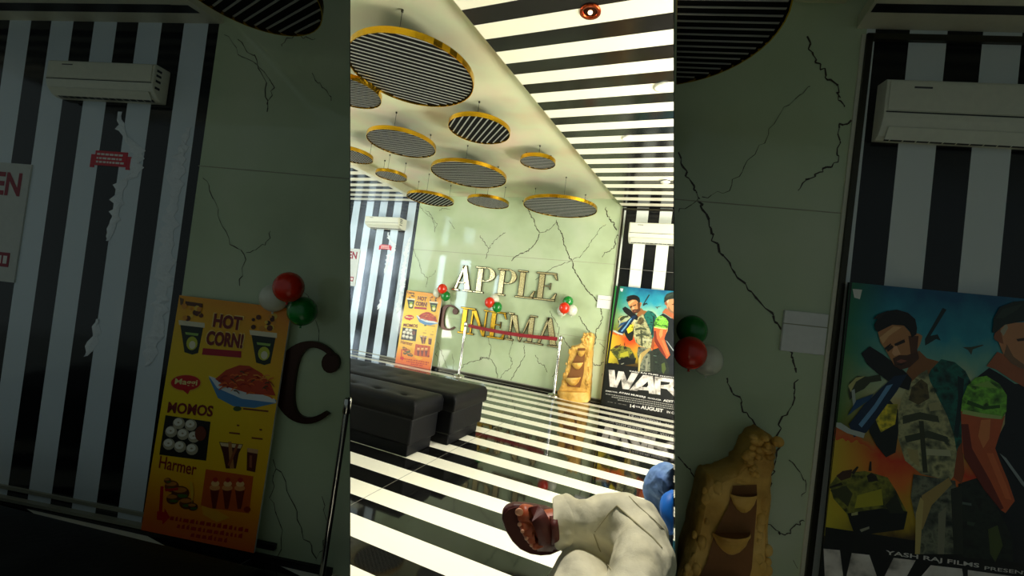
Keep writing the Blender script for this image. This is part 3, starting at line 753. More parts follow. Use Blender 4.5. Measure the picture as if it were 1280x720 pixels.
def C_(r, g, b):
    if (r, g, b) in CAMO:
        n = 'camo_ink_%d_%d_%d' % (r, g, b)
        return MATS[n] if n in MATS else mottled(n, [(r*.35, g*.4, b*.4), (r, g, b), (min(255, r*1.5), min(255, g*1.45), min(255, b*1.4)), (r*.5, g*.55, b*.5)], 26, .4, detail=6)
    return mat('ink_%d_%d_%d' % (r, g, b), (r, g, b), .4)

# ================================================================== FILM POSTER
def board_with_uv(fr, t, X0, X1, Z0, Z1, dl, thick, bgm, edge, name='board'):
    b = MB()
    def w(X, Z, o): return fr(X, Z, dl(Z)+o)
    P = [w(X0, Z0, 0), w(X1, Z0, 0), w(X1, Z1, 0), w(X0, Z1, 0), w(X0, Z0, thick), w(X1, Z0, thick), w(X1, Z1, thick), w(X0, Z1, thick)]
    b.add(P, [(3, 2, 1, 0), (0, 1, 5, 4), (1, 2, 6, 5), (2, 3, 7, 6), (3, 0, 4, 7)], edge); b.add([w(X0, Z0, thick), w(X1, Z0, thick), w(X1, Z1, thick), w(X0, Z1, thick)], [(0, 1, 2, 3)], bgm)
    o = link(name, b, t, merge=False)
    a0, ax, az = w(X0, Z0, 0)-parent_loc(t), fr(X1, Z0, 0)-fr(X0, Z0, 0), w(X0, Z1, 0)-w(X0, Z0, 0)
    uvquad(o, lambda co: ((co-a0).dot(ax)/ax.length_squared, (co-a0).dot(az)/az.length_squared))
    return o
def war_poster(fr, label):
    X0, X1, Z0, Z1 = -.868, .40, 0, 1.775
    dl = lambda Z: .05+.06*(1-Z/Z1)
    t = empty('film_poster', fr((X0+X1)/2, 0, .08), label, 'poster', 'film posters')
    board_with_uv(fr, t, X0, X1, Z0, Z1, dl, .02, M_warbg, M_black)
    def P(zx, zy, lay):
        X, Z = PX(fr, zx, zy, .09); Z = min(max(Z, .001), Z1); X = min(X, X1-.002); X = max(X, X0+.001)
        return fr(X, Z, dl(Z)+.02+lay*.0007)
    def H(a, c, lay): return P(640+(750+a/8-640)*K, 360+(440+c/8-360)*K, lay)
    def fig(polys, name, lb):
        b = MB()
        for i, (pts, colr) in enumerate(polys): b.poly([P(x, y, 1+i*.35) for x, y in pts], C_(*colr))
        o = link(name, b, t, merge=False); o['label'] = lb
    # black lower band and left margin
    b = MB()
    b.poly([P(1018, 655, .5), P(1130, 672, .5), P(1400, 712, .5), P(1400, 980, .5), P(1000, 980, .5)], C_(12, 13, 12))
    b.poly([P(1055, 350, .5), P(1068, 350, .5), P(1046, 480, .5), P(1030, 600, .5), P(1018, 680, .5), P(1005, 680, .5)], C_(16, 22, 16))
    b.poly([P(1068, 361, .8), P(1080, 362, .8), P(1077, 374, .8), P(1070, 372, .8)], C_(225, 225, 215))
    b.poly([P(1205, 434, .6), P(1216, 434, .6), P(1230, 431, .6), P(1232, 432, .6), P(1218, 437, .6), P(1216, 444, .6), P(1212, 438, .6)], C_(70, 80, 60))
    link('dark_border', b, t, merge=False)
    # background soldier ... left figure
    fig([([(1158,424),(1181,385),(1186,387),(1165,420),(1174,418),(1178,426),(1172,424),(1162,430),(1158,432)], (24, 44, 44)),
         ([(1140,452),(1150,438),(1160,448),(1175,452),(1165,478),(1140,486),(1132,470)], (150, 96, 50)),
         ([(1165,462),(1178,449),(1195,453),(1208,464),(1217,482),(1212,500),(1206,540),(1200,570),(1192,560),(1178,530),(1165,500),(1155,480)], (14, 78, 70)),
         ([(1198,470),(1206,474),(1202,520),(1196,548),(1192,540),(1198,500)], (8, 40, 44)),
         ([(1135,482),(1150,468),(1160,462),(1163,476),(1172,495),(1184,520),(1192,545),(1198,585),(1186,600),(1150,592),(1130,575),(1122,548),(1122,520),(1127,498)], (128, 130, 96)),
         ([(1140,484),(1152,474),(1160,480),(1162,498),(1148,506),(1136,500)], (74, 66, 38)),
         ([(1128,520),(1150,515),(1172,520),(1174,528),(1150,524),(1128,530)], (70, 76, 50)),
         ([(1130,545),(1160,538),(1184,546),(1184,553),(1158,547),(1132,553)], (64, 72, 50)),
         ([(1150,560),(1186,562),(1188,570),(1152,568)], (190, 190, 150)), ([(1148,526),(1154,526),(1158,590),(1152,590)], (60, 64, 40)),
         ([(1160,505),(1172,502),(1178,512),(1162,514)], (176, 170, 120)), ([(1132,560),(1146,562),(1148,584),(1136,574)], (178, 164, 108)),
         ([(1140,592),(1192,600),(1197,640),(1196,690),(1140,690),(1142,650),(1136,620)], (86, 92, 78)),
         ([(1150,618),(1184,596),(1188,604),(1162,630),(1150,660),(1144,655)], (176, 150, 88)), ([(1142,640),(1148,620),(1152,625),(1146,690),(1140,690)], (200, 180, 110)),
         ([(1170,640),(1180,632),(1176,690),(1168,690)], (140, 140, 116)), ([(1186,610),(1200,606),(1200,690),(1188,690)], (40, 46, 36)),
         # arm
         ([(1082,520),(1092,508),(1112,500),(1122,512),(1122,540),(1118,565),(1106,571),(1094,556),(1086,540)], (20, 28, 22)),
         ([(1092,520),(1104,505),(1122,505),(1118,530),(1100,540)], (170, 160, 40)),
         ([(1062,478),(1072,470),(1085,471),(1100,468),(1102,476),(1088,478),(1080,486),(1068,492),(1062,500),(1060,488)], (60, 66, 40)),
         ([(1060,482),(1070,472),(1082,470),(1070,477),(1063,490)], (196, 190, 120)), ([(1064,488),(1068,486),(1070,510),(1066,510)], (180, 190, 180)),
         # gun
         ([(1077,442),(1088,433),(1104,443),(1132,465),(1140,474),(1136,488),(1118,482),(1096,466),(1084,455)], (16, 18, 20)),
         ([(1118,470),(1134,468),(1120,490),(1100,516),(1082,540),(1066,546),(1060,530),(1080,505),(1100,486)], (14, 44, 74)),
         ([(1108,482),(1116,480),(1094,512),(1076,534),(1072,530),(1092,506)], (110, 160, 200)), ([(1070,500),(1092,492),(1086,500),(1068,512),(1058,520)], (30, 78, 120)),
         ([(1040,527),(1050,528),(1062,536),(1080,541),(1078,547),(1058,541),(1042,533)], (190, 200, 190)),
         # head
         ([(1098,415),(1116,406),(1131,407),(1139,416),(1149,417),(1154,420),(1151,430),(1147,437),(1149,448),(1137,459),(1126,462),(1118,457),(1113,448),(1107,437),(1101,428)], (196, 136, 84)),
         ([(1100,422),(1118,408),(1128,409),(1112,420),(1104,430)], (226, 176, 120)), ([(1136,420),(1149,420),(1147,437),(1149,447),(1140,454),(1138,436)], (96, 54, 28)),
         ([(1108,436),(1115,431),(1118,434),(1110,440)], (60, 34, 20)), ([(1118,430),(1131,424),(1132,428),(1120,433)], (40, 22, 14)), ([(1106,435),(1114,429),(1114,431),(1107,438)], (30, 18, 12)),
         ([(1117,434),(1121,432),(1126,443),(1118,445),(1115,441)], (230, 176, 130)), ([(1116,448),(1124,444),(1134,444),(1146,440),(1149,448),(1137,459),(1126,462),(1118,457)], (84, 48, 28)),
         ([(1120,452),(1126,449),(1134,451),(1126,454)], (150, 84, 62)), ([(1120,455),(1132,454),(1126,457)], (44, 22, 14)),
         ([(1093,406),(1100,395),(1110,389),(1122,387),(1136,391),(1145,399),(1147,410),(1146,418),(1140,422),(1138,413),(1131,407),(1116,406),(1098,415),(1095,413)], (18, 16, 14)),
         ([(1092,399),(1098,393),(1112,388),(1100,398)], (36, 30, 26)),
         ], 'printed_figure', 'printed dark-haired soldier in a camouflage vest holding a rifle')
    fig([([(1222,472),(1238,460),(1252,468),(1270,480),(1400,486),(1400,720),(1258,700),(1226,640),(1230,600),(1240,560),(1256,530),(1258,500),(1240,482)], (10, 18, 26)),
         ([(1196,604),(1222,596),(1240,625),(1262,670),(1262,700),(1196,694)], (22, 30, 24)), ([(1232,660),(1244,655),(1250,680),(1240,700),(1234,690)], (76, 90, 40)),
         ([(1200,626),(1212,628),(1212,631),(1200,629)], (90, 110, 100)), ([(1206,650),(1216,652),(1214,656),(1206,654)], (60, 80, 60)),
         ([(1190,596),(1196,560),(1202,552),(1204,590),(1200,604)], (150, 74, 34)),
         ([(1201,512),(1240,520),(1256,520),(1250,540),(1243,560),(1250,580),(1258,600),(1266,625),(1254,640),(1248,636),(1230,612),(1212,585),(1202,565)], (206, 96, 50)),
         ([(1201,530),(1210,530),(1214,560),(1236,600),(1252,634),(1248,636),(1228,611),(1204,572)], (122, 40, 22)),
         ([(1226,525),(1238,524),(1236,548),(1228,560),(1222,545)], (232, 140, 80)), ([(1232,566),(1240,566),(1256,606),(1262,624),(1254,622)], (226, 118, 66)),
         ([(1203,498),(1210,482),(1220,472),(1234,470),(1250,480),(1259,494),(1258,514),(1252,524),(1230,520),(1201,514)], (92, 150, 50)),
         ([(1210,500),(1230,508),(1250,506),(1250,510),(1230,512),(1208,505)], (50, 96, 30)), ([(1216,482),(1236,476),(1248,486),(1230,484)], (150, 196, 90)), ([(1204,512),(1230,517),(1252,520),(1251,524),(1228,522),(1202,517)], (180, 206, 120)),
         ([(1248,566),(1256,572),(1276,600),(1300,626),(1298,629),(1274,604)], (150, 160, 160)),
         ([(1248,440),(1258,444),(1272,458),(1300,470),(1340,470),(1340,492),(1284,486),(1264,474),(1246,462),(1234,458)], (176, 100, 62)),
         ([(1246,414),(1256,404),(1310,402),(1325,430),(1318,462),(1290,464),(1268,454),(1256,444),(1250,428),(1244,422)], (206, 142, 96)),
         ([(1246,414),(1252,408),(1256,430),(1250,428),(1244,424)], (150, 90, 56)), ([(1260,430),(1268,446),(1284,458),(1300,464),(1290,466),(1266,455),(1256,444)], (140, 104, 74)),
         ([(1272,424),(1290,421),(1290,425),(1274,427)], (70, 44, 28)), ([(1290,428),(1300,428),(1300,444),(1292,446)], (230, 170, 124)),
         ([(1252,414),(1260,404),(1262,410),(1256,420)], (190, 180, 150)),
         ([(1242,416),(1244,398),(1252,384),(1270,377),(1300,374),(1330,380),(1335,400),(1300,398),(1258,406),(1246,416)], (30, 44, 36)),
         ([(1246,398),(1256,386),(1280,380),(1276,386),(1256,398)], (50, 66, 54)),
         ], 'printed_figure', 'printed man in a dark cap, black vest and green sleeve')
    b = MB()
    for i, (pts, colr) in enumerate([([(1030,605),(1046,592),(1060,590),(1080,588),(1108,596),(1118,612),(1132,640),(1128,658),(1066,666),(1056,640),(1040,622)], (92, 96, 34)),
        ([(1044,594),(1052,588),(1064,586),(1062,596),(1050,600)], (70, 40, 24)), ([(1082,594),(1088,590),(1094,594),(1096,600),(1084,602)], (40, 30, 20)), ([(1029,606),(1050,602),(1052,605),(1031,609)], (36, 32, 18)),
        ([(1070,618),(1100,610),(1102,630),(1066,634)], (176, 170, 44)), ([(1036,612),(1056,606),(1064,616),(1058,632)], (60, 66, 30)),
        ([(1057,640),(1100,634),(1132,638),(1127,660),(1066,668)], (14, 18, 16)), ([(1062,640),(1070,638),(1070,642),(1062,643)], (180, 180, 120)), ([(1072,660),(1084,656),(1084,659),(1074,663)], (150, 150, 130)), ([(1104,630),(1118,616),(1128,640),(1110,640)], (40, 44, 26)),
        ([(1084,588),(1086,576),(1088,576),(1088,588)], (40, 30, 20)), ([(1062,590),(1070,582),(1072,583),(1066,592)], (40, 30, 20))]):
        b.poly([P(x, y, 1+i*.3) for x, y in pts], C_(*colr))
    o = link('printed_tank', b, t, merge=False); o['label'] = 'printed green battle tank'
    # title
    M_t = mottled('scuffed_title_ink', [(120, 116, 108), (214, 206, 196), (236, 230, 222)], 14, .4) if 'scuffed_title_ink' not in MATS else MATS['scuffed_title_ink']
    b = MB()
    for pts in [[(88,175),(148,181),(160,290),(185,190),(240,196),(272,290),(316,205),(385,213),(292,372),(228,365),(213,262),(172,353),(102,343)],
                [(432,228),(530,239),(553,418),(492,411),(486,378),(452,374),(484,330),(478,292),(372,386),(297,378)], [(400,345),(492,352),(496,384),(366,372)],
                [(548,243),(730,268),(757,290),(760,330),(728,352),(690,352),(690,322),(700,302),(606,290),(604,425),(545,416)], [(606,330),(690,322),(728,352),(800,450),(740,442),(668,368),(606,360)],
                [(790,276),(960,300),(990,330),(960,360),(880,420),(990,436),(985,480),(800,450),(880,350),(900,335),(785,318)]]:
        b.poly([H(x, y, 3.5) for x, y in pts], M_t)
    link('title_lettering', b, t, merge=False)
    def line(s, a0, c0, a1, c1, hgt, bold=.01, mt=C_(225, 222, 214)):
        b = MB(); put_text(b, s, lambda u, v: H(a0+(a1-a0)*u+hgt*.1*v, c0+(c1-c0)*u-hgt*v, 4), mt, bold); link('credit_lettering', b, t, merge=False)
    line('YASH RAJ FILMS', 290, 198, 583, 240, 17, .02); line('PRESENTS', 600, 242, 760, 262, 11)
    line('DIRECTOR', 60, 390, 178, 408, 12, .02); line('AYAN MUKERJI', 190, 412, 455, 462, 22, .03); line('PRODUCER', 480, 462, 612, 484, 13, .02); line('ADITYA', 632, 490, 790, 512, 22, .03)
    rn = random.Random(2); b = MB()
    for k in range(3):
        a = 60+k*60
        while a < 760:
            wd = rn.uniform(6, 22); c0 = 410+k*20+(a-60)*.166
            b.poly([H(a, c0+9, 4), H(a+wd, c0+9+wd*.166, 4), H(a+wd, c0+wd*.166, 4), H(a, c0, 4)], C_(150, 148, 140)); a += wd+5
        link('small_print', b, t, merge=False); b = MB()
    for a, wd in ((80, 18), (105, 26), (150, 14), (185, 36), (228, 38)):
        c0 = 490+(a-80)*.18; b.poly([H(a, c0+5, 4), H(a+wd, c0+5+wd*.17, 4), H(a+wd, c0+wd*.17, 4), H(a, c0, 4)], C_(120, 118, 110))
    link('small_print', b, t, merge=False)
    line('14', 302, 548, 350, 556, 32, .03); line('TH', 356, 548, 400, 554, 14, .03); line('AUGUST', 408, 562, 630, 600, 34, .035); line('IN CINEMAS', 668, 604, 860, 636, 22, .02)
    return t
war_poster(HALL, 'bright tall film poster with two armed men standing at the right striped wall')
war_poster(BAY, 'darker, larger-looking film poster standing in the dim right bay')

# ================================================================== MENU BOARD
def menu_board(fr, label):
    Zt = (PX(fr, 222, 368, .07)[1]+PX(fr, 360, 386, .07)[1])/2
    XTL, XTR, XBL, XBR = PX(fr, 220, 368, .07)[0], PX(fr, 360, 386, .07)[0], PX(fr, 181, 661, .11)[0], PX(fr, 322, 686, .11)[0]
    X0 = (XTL+XBL)/2; X1 = (XTR+XBR)/2
    dl = lambda Z: .05+.045*(1-Z/Zt)
    t = empty('menu_board', fr((X0+X1)/2, 0, .25), label, 'menu board', 'yellow menu boards')
    board_with_uv(fr, t, X0, X1, 0.0, Zt, dl, .018, M_menubg, C_(225, 225, 215))
    TL, TR, BR, BL = (38, 32), (312, 68), (237, 655), (-37, 605)
    def inv(cx, cy):
        a, bb = .5, .5
        for _ in range(12):
            px = (1-bb)*((1-a)*BL[0]+a*BR[0])+bb*((1-a)*TL[0]+a*TR[0]); py = (1-bb)*((1-a)*BL[1]+a*BR[1])+bb*((1-a)*TL[1]+a*TR[1])
            dxa = (1-bb)*(BR[0]-BL[0])+bb*(TR[0]-TL[0]); dya = (1-bb)*(BR[1]-BL[1])+bb*(TR[1]-TL[1])
            dxb = (1-a)*(TL[0]-BL[0])+a*(TR[0]-BR[0]); dyb = (1-a)*(TL[1]-BL[1])+a*(TR[1]-BR[1])
            ex, ey = cx-px, cy-py; det = dxa*dyb-dxb*dya
            a += (ex*dyb-dxb*ey)/det; bb += (dxa*ey-ex*dya)/det
        return min(max(a, .005), .995), min(max(bb, .005), .995)
    def P(cx, cy, lay):
        a, bb = inv(cx, cy); Z = bb*Zt; return fr(X0+a*(X1-X0), Z, dl(Z)+.018+lay*.0008)
    def group(name, lb, polys):
        b = MB()
        for i, (pts, c) in enumerate(polys): b.poly([P(x, y, 1+.35*i) for x, y in pts], C_(*c))
        o = link(name, b, t, merge=False); o['label'] = lb
    def circ(cx, cy, rx, ry=None, n=14, rot=0): 
        ry = ry or rx; return [(cx+rx*math.cos(2*math.pi*k/n), cy+ry*math.sin(2*math.pi*k/n)) for k in range(n)]
    def cup(cx, cy):
        r = [([(cx-28, cy-8), (cx+32, cy-2), (cx+20, cy+68), (cx+6, cy+72), (cx-14, cy+66)], (26, 40, 26)), ([(cx-32, cy-14), (cx+34, cy-6), (cx+34, cy+6), (cx-30, cy-2)], (236, 226, 190)),
             (circ(cx+4, cy+44, 14, 17), (206, 210, 60)), (circ(cx+5, cy+48, 8, 10), (240, 236, 200)), ([(cx-14, cy+16), (cx+20, cy+20), (cx+18, cy+26), (cx-12, cy+22)], (150, 190, 90))]
        rn = random.Random(int(cx))
        for k in range(16): r.append((circ(cx+rn.uniform(-26, 30), cy-14-rn.uniform(0, 36), rn.uniform(4, 8), None, 8), rn.choice([(226, 150, 40), (100, 44, 16), (240, 200, 70), (70, 30, 14)])))
        return r
    group('printed_cup', 'printed dark cup of corn, left', cup(70, 108)); group('printed_cup', 'printed dark cup of corn, right', cup(246, 134))
    def line(s, x0, y0, x1, y1, hgt, c, bold=.02, lay=4):
        b = MB(); put_text(b, s, lambda u, v: P(x0+(x1-x0)*u+hgt*.12*v, y0+(y1-y0)*u-hgt*v, lay), C_(*c), bold); link('menu_lettering', b, t, merge=False)
    for off, c, l in ((2.5, (250, 214, 120), 3.4), (0, (122, 26, 14), 4)):
        line('HOT', 124-off, 112, 194+off, 122, 34+off, c, .05, l); line('CORN!', 108-off, 156, 198+off, 166, 36+off, c, .05, l)
    b = MB(); b.poly([P(102, 164, 3), P(196, 172, 3), P(196, 188, 3), P(100, 180, 3)], C_(176, 16, 40)); link('printed_ribbon', b, t, merge=False)
    line('MOMOS', 18, 322, 130, 332, 27, (124, 30, 20), .03)
    line('Harmer', 2, 456, 94, 474, 30, (140, 24, 20), .01)
    b = MB(); b.poly([P(*q, 3) for q in circ(62, 250, 40, 22, 20)], C_(236, 190, 50)); b.poly([P(*q, 3.4) for q in circ(62, 249, 37, 19, 20)], C_(206, 14, 20)); b.poly([P(52, 264, 3.4), P(74, 266, 3.4), P(68, 277, 3.4)], C_(206, 14, 20))
    link('printed_badge', b, t, merge=False)
    line('Maggi', 34, 256, 90, 260, 18, (244, 232, 150), .02)
    b = MB(); b.poly([P(54, 47, 3), P(98, 54, 3), P(98, 64, 3), P(54, 57, 3)], C_(90, 50, 20)); b.poly([P(40, 38, 3), P(50, 42, 3), P(48, 58, 3), P(42, 56, 3)], C_(110, 80, 40)); link('printed_corner_mark', b, t, merge=False); b = MB()
    rn = random.Random(9)
    for y0, x0, x1 in ((572, 34, 226), (588, 52, 206), (604, 86, 176)):
        x = x0
        while x < x1:
            wd = rn.uniform(5, 14); y = y0+(x-34)*.14; b.poly([P(x, y+8, 3), P(x+wd, y+8+wd*.14, 3), P(x+wd*1.1, y+wd*.14-rn.uniform(0, 4), 3), P(x+2, y, 3)], C_(186, 24, 20)); x += wd+4
        link('small_print', b, t, merge=False); b = MB()
    for x, y, w_ in ((204, 310, 60), (172, 368, 26), (226, 380, 26), (190, 350, 6), (244, 360, 6)):
        b.poly([P(x, y, 3), P(x+w_, y+w_*.1, 3), P(x+w_, y+w_*.1+4, 3), P(x, y+4, 3)], C_(130, 60, 20)); link('small_print', b, t, merge=False); b = MB()
    b.poly([P(*q, 3) for q in circ(190, 312, 10, 6)], C_(70, 90, 40))
    link('printed_round_mark', b, t, merge=False)
    rn = random.Random(4); nood = [([(118, 236), (288, 292), (282, 298), (230, 310), (180, 306), (142, 286)], (80, 140, 190)), ([(118, 232), (278, 288), (282, 298), (200, 288), (140, 262)], (226, 232, 232)),
        ([(134, 240), (160, 218), (192, 206), (216, 208), (246, 226), (268, 252), (280, 280), (220, 276), (160, 258)], (196, 62, 20))]
    for k in range(44):
        x = rn.uniform(140, 268); y = rn.uniform(214+abs(x-200)*.4, 268+(x-150)*.1); a = rn.uniform(-.6, .8); l = rn.uniform(10, 22); dx, dy = l*math.cos(a), l*math.sin(a)
        nood.append(([(x, y), (x+dx*.5, y+dy*.5-3), (x+dx, y+dy), (x+dx, y+dy+3), (x+dx*.5, y+dy*.5+.5), (x, y+3)], rn.choice([(232, 110, 34), (160, 30, 12), (240, 150, 60), (206, 70, 24), (90, 60, 20)])))
    group('printed_noodle_bowl', 'printed bowl of red noodles', nood)
    mo = [([(14, 328), (126, 344), (118, 438), (2, 424)], (22, 22, 14))]
    for x, y in ((48, 348), (78, 352), (30, 368), (60, 374), (26, 398), (54, 404), (84, 410), (88, 380)): mo += [(circ(x, y, 15, 14), (180, 170, 140)), (circ(x-2, y-3, 11, 9), (236, 232, 214)), (circ(x-1, y-2, 3, 2, 8), (170, 150, 110))]
    mo.append((circ(104, 372, 14, 18), (110, 50, 24)))
    group('printed_dumpling_plate', 'printed plate of white dumplings', mo)
    group('printed_drinks', 'printed pair of brown drinks', [([(148, 392), (206, 398), (196, 420), (190, 456), (166, 456), (158, 420)], (76, 28, 14)), ([(150, 394), (204, 399), (200, 408), (154, 402)], (226, 200, 150)), ([(170, 392), (178, 392), (186, 456), (176, 456)], (180, 120, 60)), ([(190, 396), (196, 398), (176, 450), (170, 448)], (150, 80, 40)), ([(216, 406), (242, 410), (236, 464), (216, 460)], (90, 34, 18)), ([(216, 406), (242, 410), (241, 420), (217, 416)], (210, 160, 110)), ([(222, 424), (228, 424), (228, 454), (222, 452)], (160, 90, 60))])
    bu = []
    for x, y, r in ((36, 500, 18), (58, 516, 22), (74, 540, 18), (40, 530, 16), (90, 548, 12), (26, 486, 9)): bu += [(circ(x, y, r, r*.8), rn.choice([(96, 44, 14), (120, 60, 20), (80, 30, 10)])), (circ(x-2, y-r*.35, r*.8, r*.3), (196, 120, 40)), (circ(x+3, y+r*.3, r*.7, r*.2), (70, 110, 30))]
    bu += [([(80, 486), (88, 490), (92, 512), (88, 540), (84, 512)], (230, 180, 40)), ([(20, 506), (52, 502), (54, 508), (22, 512)], (190, 30, 20))]
    group('printed_burgers', 'printed burgers', bu)
    ic = [([(118, 458), (232, 474), (224, 562), (108, 548)], (200, 84, 24))]
    for x in (140, 170, 200): ic += [([(x-10, 506), (x+12, 508), (x+5, 552), (x-3, 552)], (110, 30, 16)), (circ(x+1, 502, 13, 7), (226, 150, 80)), (circ(x+2, 492, 10, 7), (240, 190, 120)), (circ(x+2, 483, 6, 6), (180, 40, 30))]
    ic += [([(110, 544), (150, 556), (180, 572), (150, 584), (116, 566)], (238, 170, 40)), (circ(220, 552, 8, 7), (150, 40, 20))]
    group('printed_ice_cream', 'printed ice cream cones', ic)
    group('printed_arrow', 'printed red arrow', [([(8, 500), (16, 500), (14, 572), (6, 570)], (196, 20, 30)), ([(2, 560), (20, 562), (20, 552), (34, 574), (16, 592), (16, 582), (2, 580)], (206, 16, 26))])
    st = MB()
    st.fbox(fr, X0+.1, X1+.09, 0, .03, .01, .045, M_black); link('foot_rail', st, t)
    return t
menu_board(HALL, 'bright yellow food menu board leaning at the left end of the marble wall')
menu_board(BAY, 'dim yellow food menu board leaning on the near left wall')

# ================================================================== STONE FOUNTAIN
M_stone = mottled('ochre_stone', [(176, 128, 46), (222, 172, 78), (236, 196, 110)], 6, .6, .8, 8)
M_stone_d = mat('darker_niche_stone', (132, 84, 36), .7, bump=.3, bscale=30)  # darker, browner stone for the niche and bowl tops
def fountain(fr, label, clip=None):
    def Q(a, c, d=.12):
        X, Z = HPX(fr, 690+a/4.237, 360+c/4.237, d); return X, max(Z, 0)
    base = Q(120, 590); t = empty('stone_fountain', fr(base[0], 0, .15), label, 'fountain', 'stone fountains')
    def cl(p):
        if clip is not None:
            s_ = pn.dot(p-CAM)
            if s_ < clip: p = p+pn*(clip-s_)
        return p
    def G(a, c, d): X, Z = Q(a, c); return cl(fr(X, Z, d))
    out = [(40,545),(48,588),(120,592),(198,600),(203,560),(204,520),(207,470),(209,420),(212,370),(214,320),(220,285),(224,258),(214,242),(203,236),(190,242),(180,256),(170,276),(160,290),(140,300),(122,304),(106,308),(100,330),(94,360),(84,400),(76,430),(62,470),(54,500)]
    # resample outline finely and dent it
    rn = random.Random(8); pts = []
    for i in range(len(out)):
        a, b = out[i], out[(i+1) % len(out)]
        for k in range(3): t_ = k/3; pts.append((a[0]+(b[0]-a[0])*t_+rn.uniform(-1.6, 1.6), min(a[1]+(b[1]-a[1])*t_+rn.uniform(-1.6, 1.6), 598)))
    b = MB(); n = len(pts); cx, cy = 140, 440
    rings = []
    for d, k in ((.01, 1), (.17, 1), (.215, .93), (.235, .84)):
        rings.append([G(cx+(x-cx)*k+rn.uniform(-.6, .6), (y if (y > 585) else cy+(y-cy)*(k*.5+.5)), d+rn.uniform(-.008, .008)) for x, y in pts])
    vs = [q for r in rings for q in r]; fs = [(i*n+k, i*n+(k+1) % n, (i+1)*n+(k+1) % n, (i+1)*n+k) for i in range(3) for k in range(n)]
    fs.append(tuple(range(n-1, -1, -1)))
    b.add(vs, fs, M_stone, True)
    b.poly(rings[-1], M_stone)
    # niche (darker channel)
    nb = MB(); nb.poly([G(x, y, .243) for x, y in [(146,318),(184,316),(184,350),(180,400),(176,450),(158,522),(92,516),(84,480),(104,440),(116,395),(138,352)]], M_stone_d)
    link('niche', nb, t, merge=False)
    for cx_, cy_, w_, h_, dd in ((163,330,22,30,.06), (143,392,30,34,.09), (120,468,40,44,.12)):
        bw = MB(); N = 12; R = []
        for j, (kk, hh_) in enumerate(((1, 0), (1.02, .12), (.94, .2), (.78, .55), (.5, .85), (.25, 1))):
            R.append([G(cx_+w_*kk*math.cos(math.pi*i/N), cy_+h_*hh_, .24+dd*kk*math.sin(math.pi*i/N)) for i in range(N+1)])
        vs = [q for r in R for q in r]; m1 = N+1
        bw.add(vs, [(j*m1+i, j*m1+i+1, (j+1)*m1+i+1, (j+1)*m1+i) for j in range(5) for i in range(N)], M_stone, True)
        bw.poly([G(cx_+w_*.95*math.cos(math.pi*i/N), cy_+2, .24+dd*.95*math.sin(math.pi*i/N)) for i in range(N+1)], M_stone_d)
        link('bowl', bw, t)
    for x0, x1, y0, y1 in ((40, 200, 536, 560),):
        tr = MB(); N = 16; R = []
        for kk, y in ((1, 538), (1.04, 545), (1.03, 556), (.98, 574), (.97, 592)):
            R.append([G(120+(x1-x0)/2*kk*math.cos(math.pi*i/N)*(1 if y < 590 else 1), y+(i/N)*-8+8, .2+.13*kk*math.sin(math.pi*i/N)) for i in range(N+1)])
        vs = [q for r in R for q in r]; m1 = N+1
        tr.add(vs, [(j*m1+i, j*m1+i+1, (j+1)*m1+i+1, (j+1)*m1+i) for j in range(4) for i in range(N)], M_stone, True)
        tr.poly(R[0], M_stone); link('basin', tr, t)
    hd = b
    for k in range(26):
        x = 196+rn.uniform(-20, 22); y = 275+rn.uniform(-34, 34); x = max(150, min(218, x-(y-250)*.35)); r = rn.uniform(.012, .028)*(.75 if fr is BAY else 1)
        p = G(x, y, .235+rn.uniform(-.01, .02)); hd.ell(p, (Vector((r, 0, 0)), Vector((0, r, 0)), Vector((0, 0, r*rn.uniform(.6, 1)))), M_stone, 8, 6)
    for k in range(40):
        y = rn.uniform(320, 520); side = rn.choice([0, 1]); x = rn.uniform(188, 204) if side else rn.uniform(98-(y-320)*.2, 128-(y-320)*.25); r = rn.uniform(.01, .024)*(.75 if fr is BAY else 1)
        p = G(x, y, .232); hd.ell(p, (Vector((r, 0, 0)), Vector((0, r*.6, 0)), Vector((0, 0, r*1.4))), M_stone, 8, 6)
    link('rock_body', hd, t)
    return t
fountain(HALL, 'bright tall ochre stone tiered fountain at the foot of the marble wall')
fountain(BAY, 'dim ochre stone tiered fountain beside the darker film poster', clip=.012)

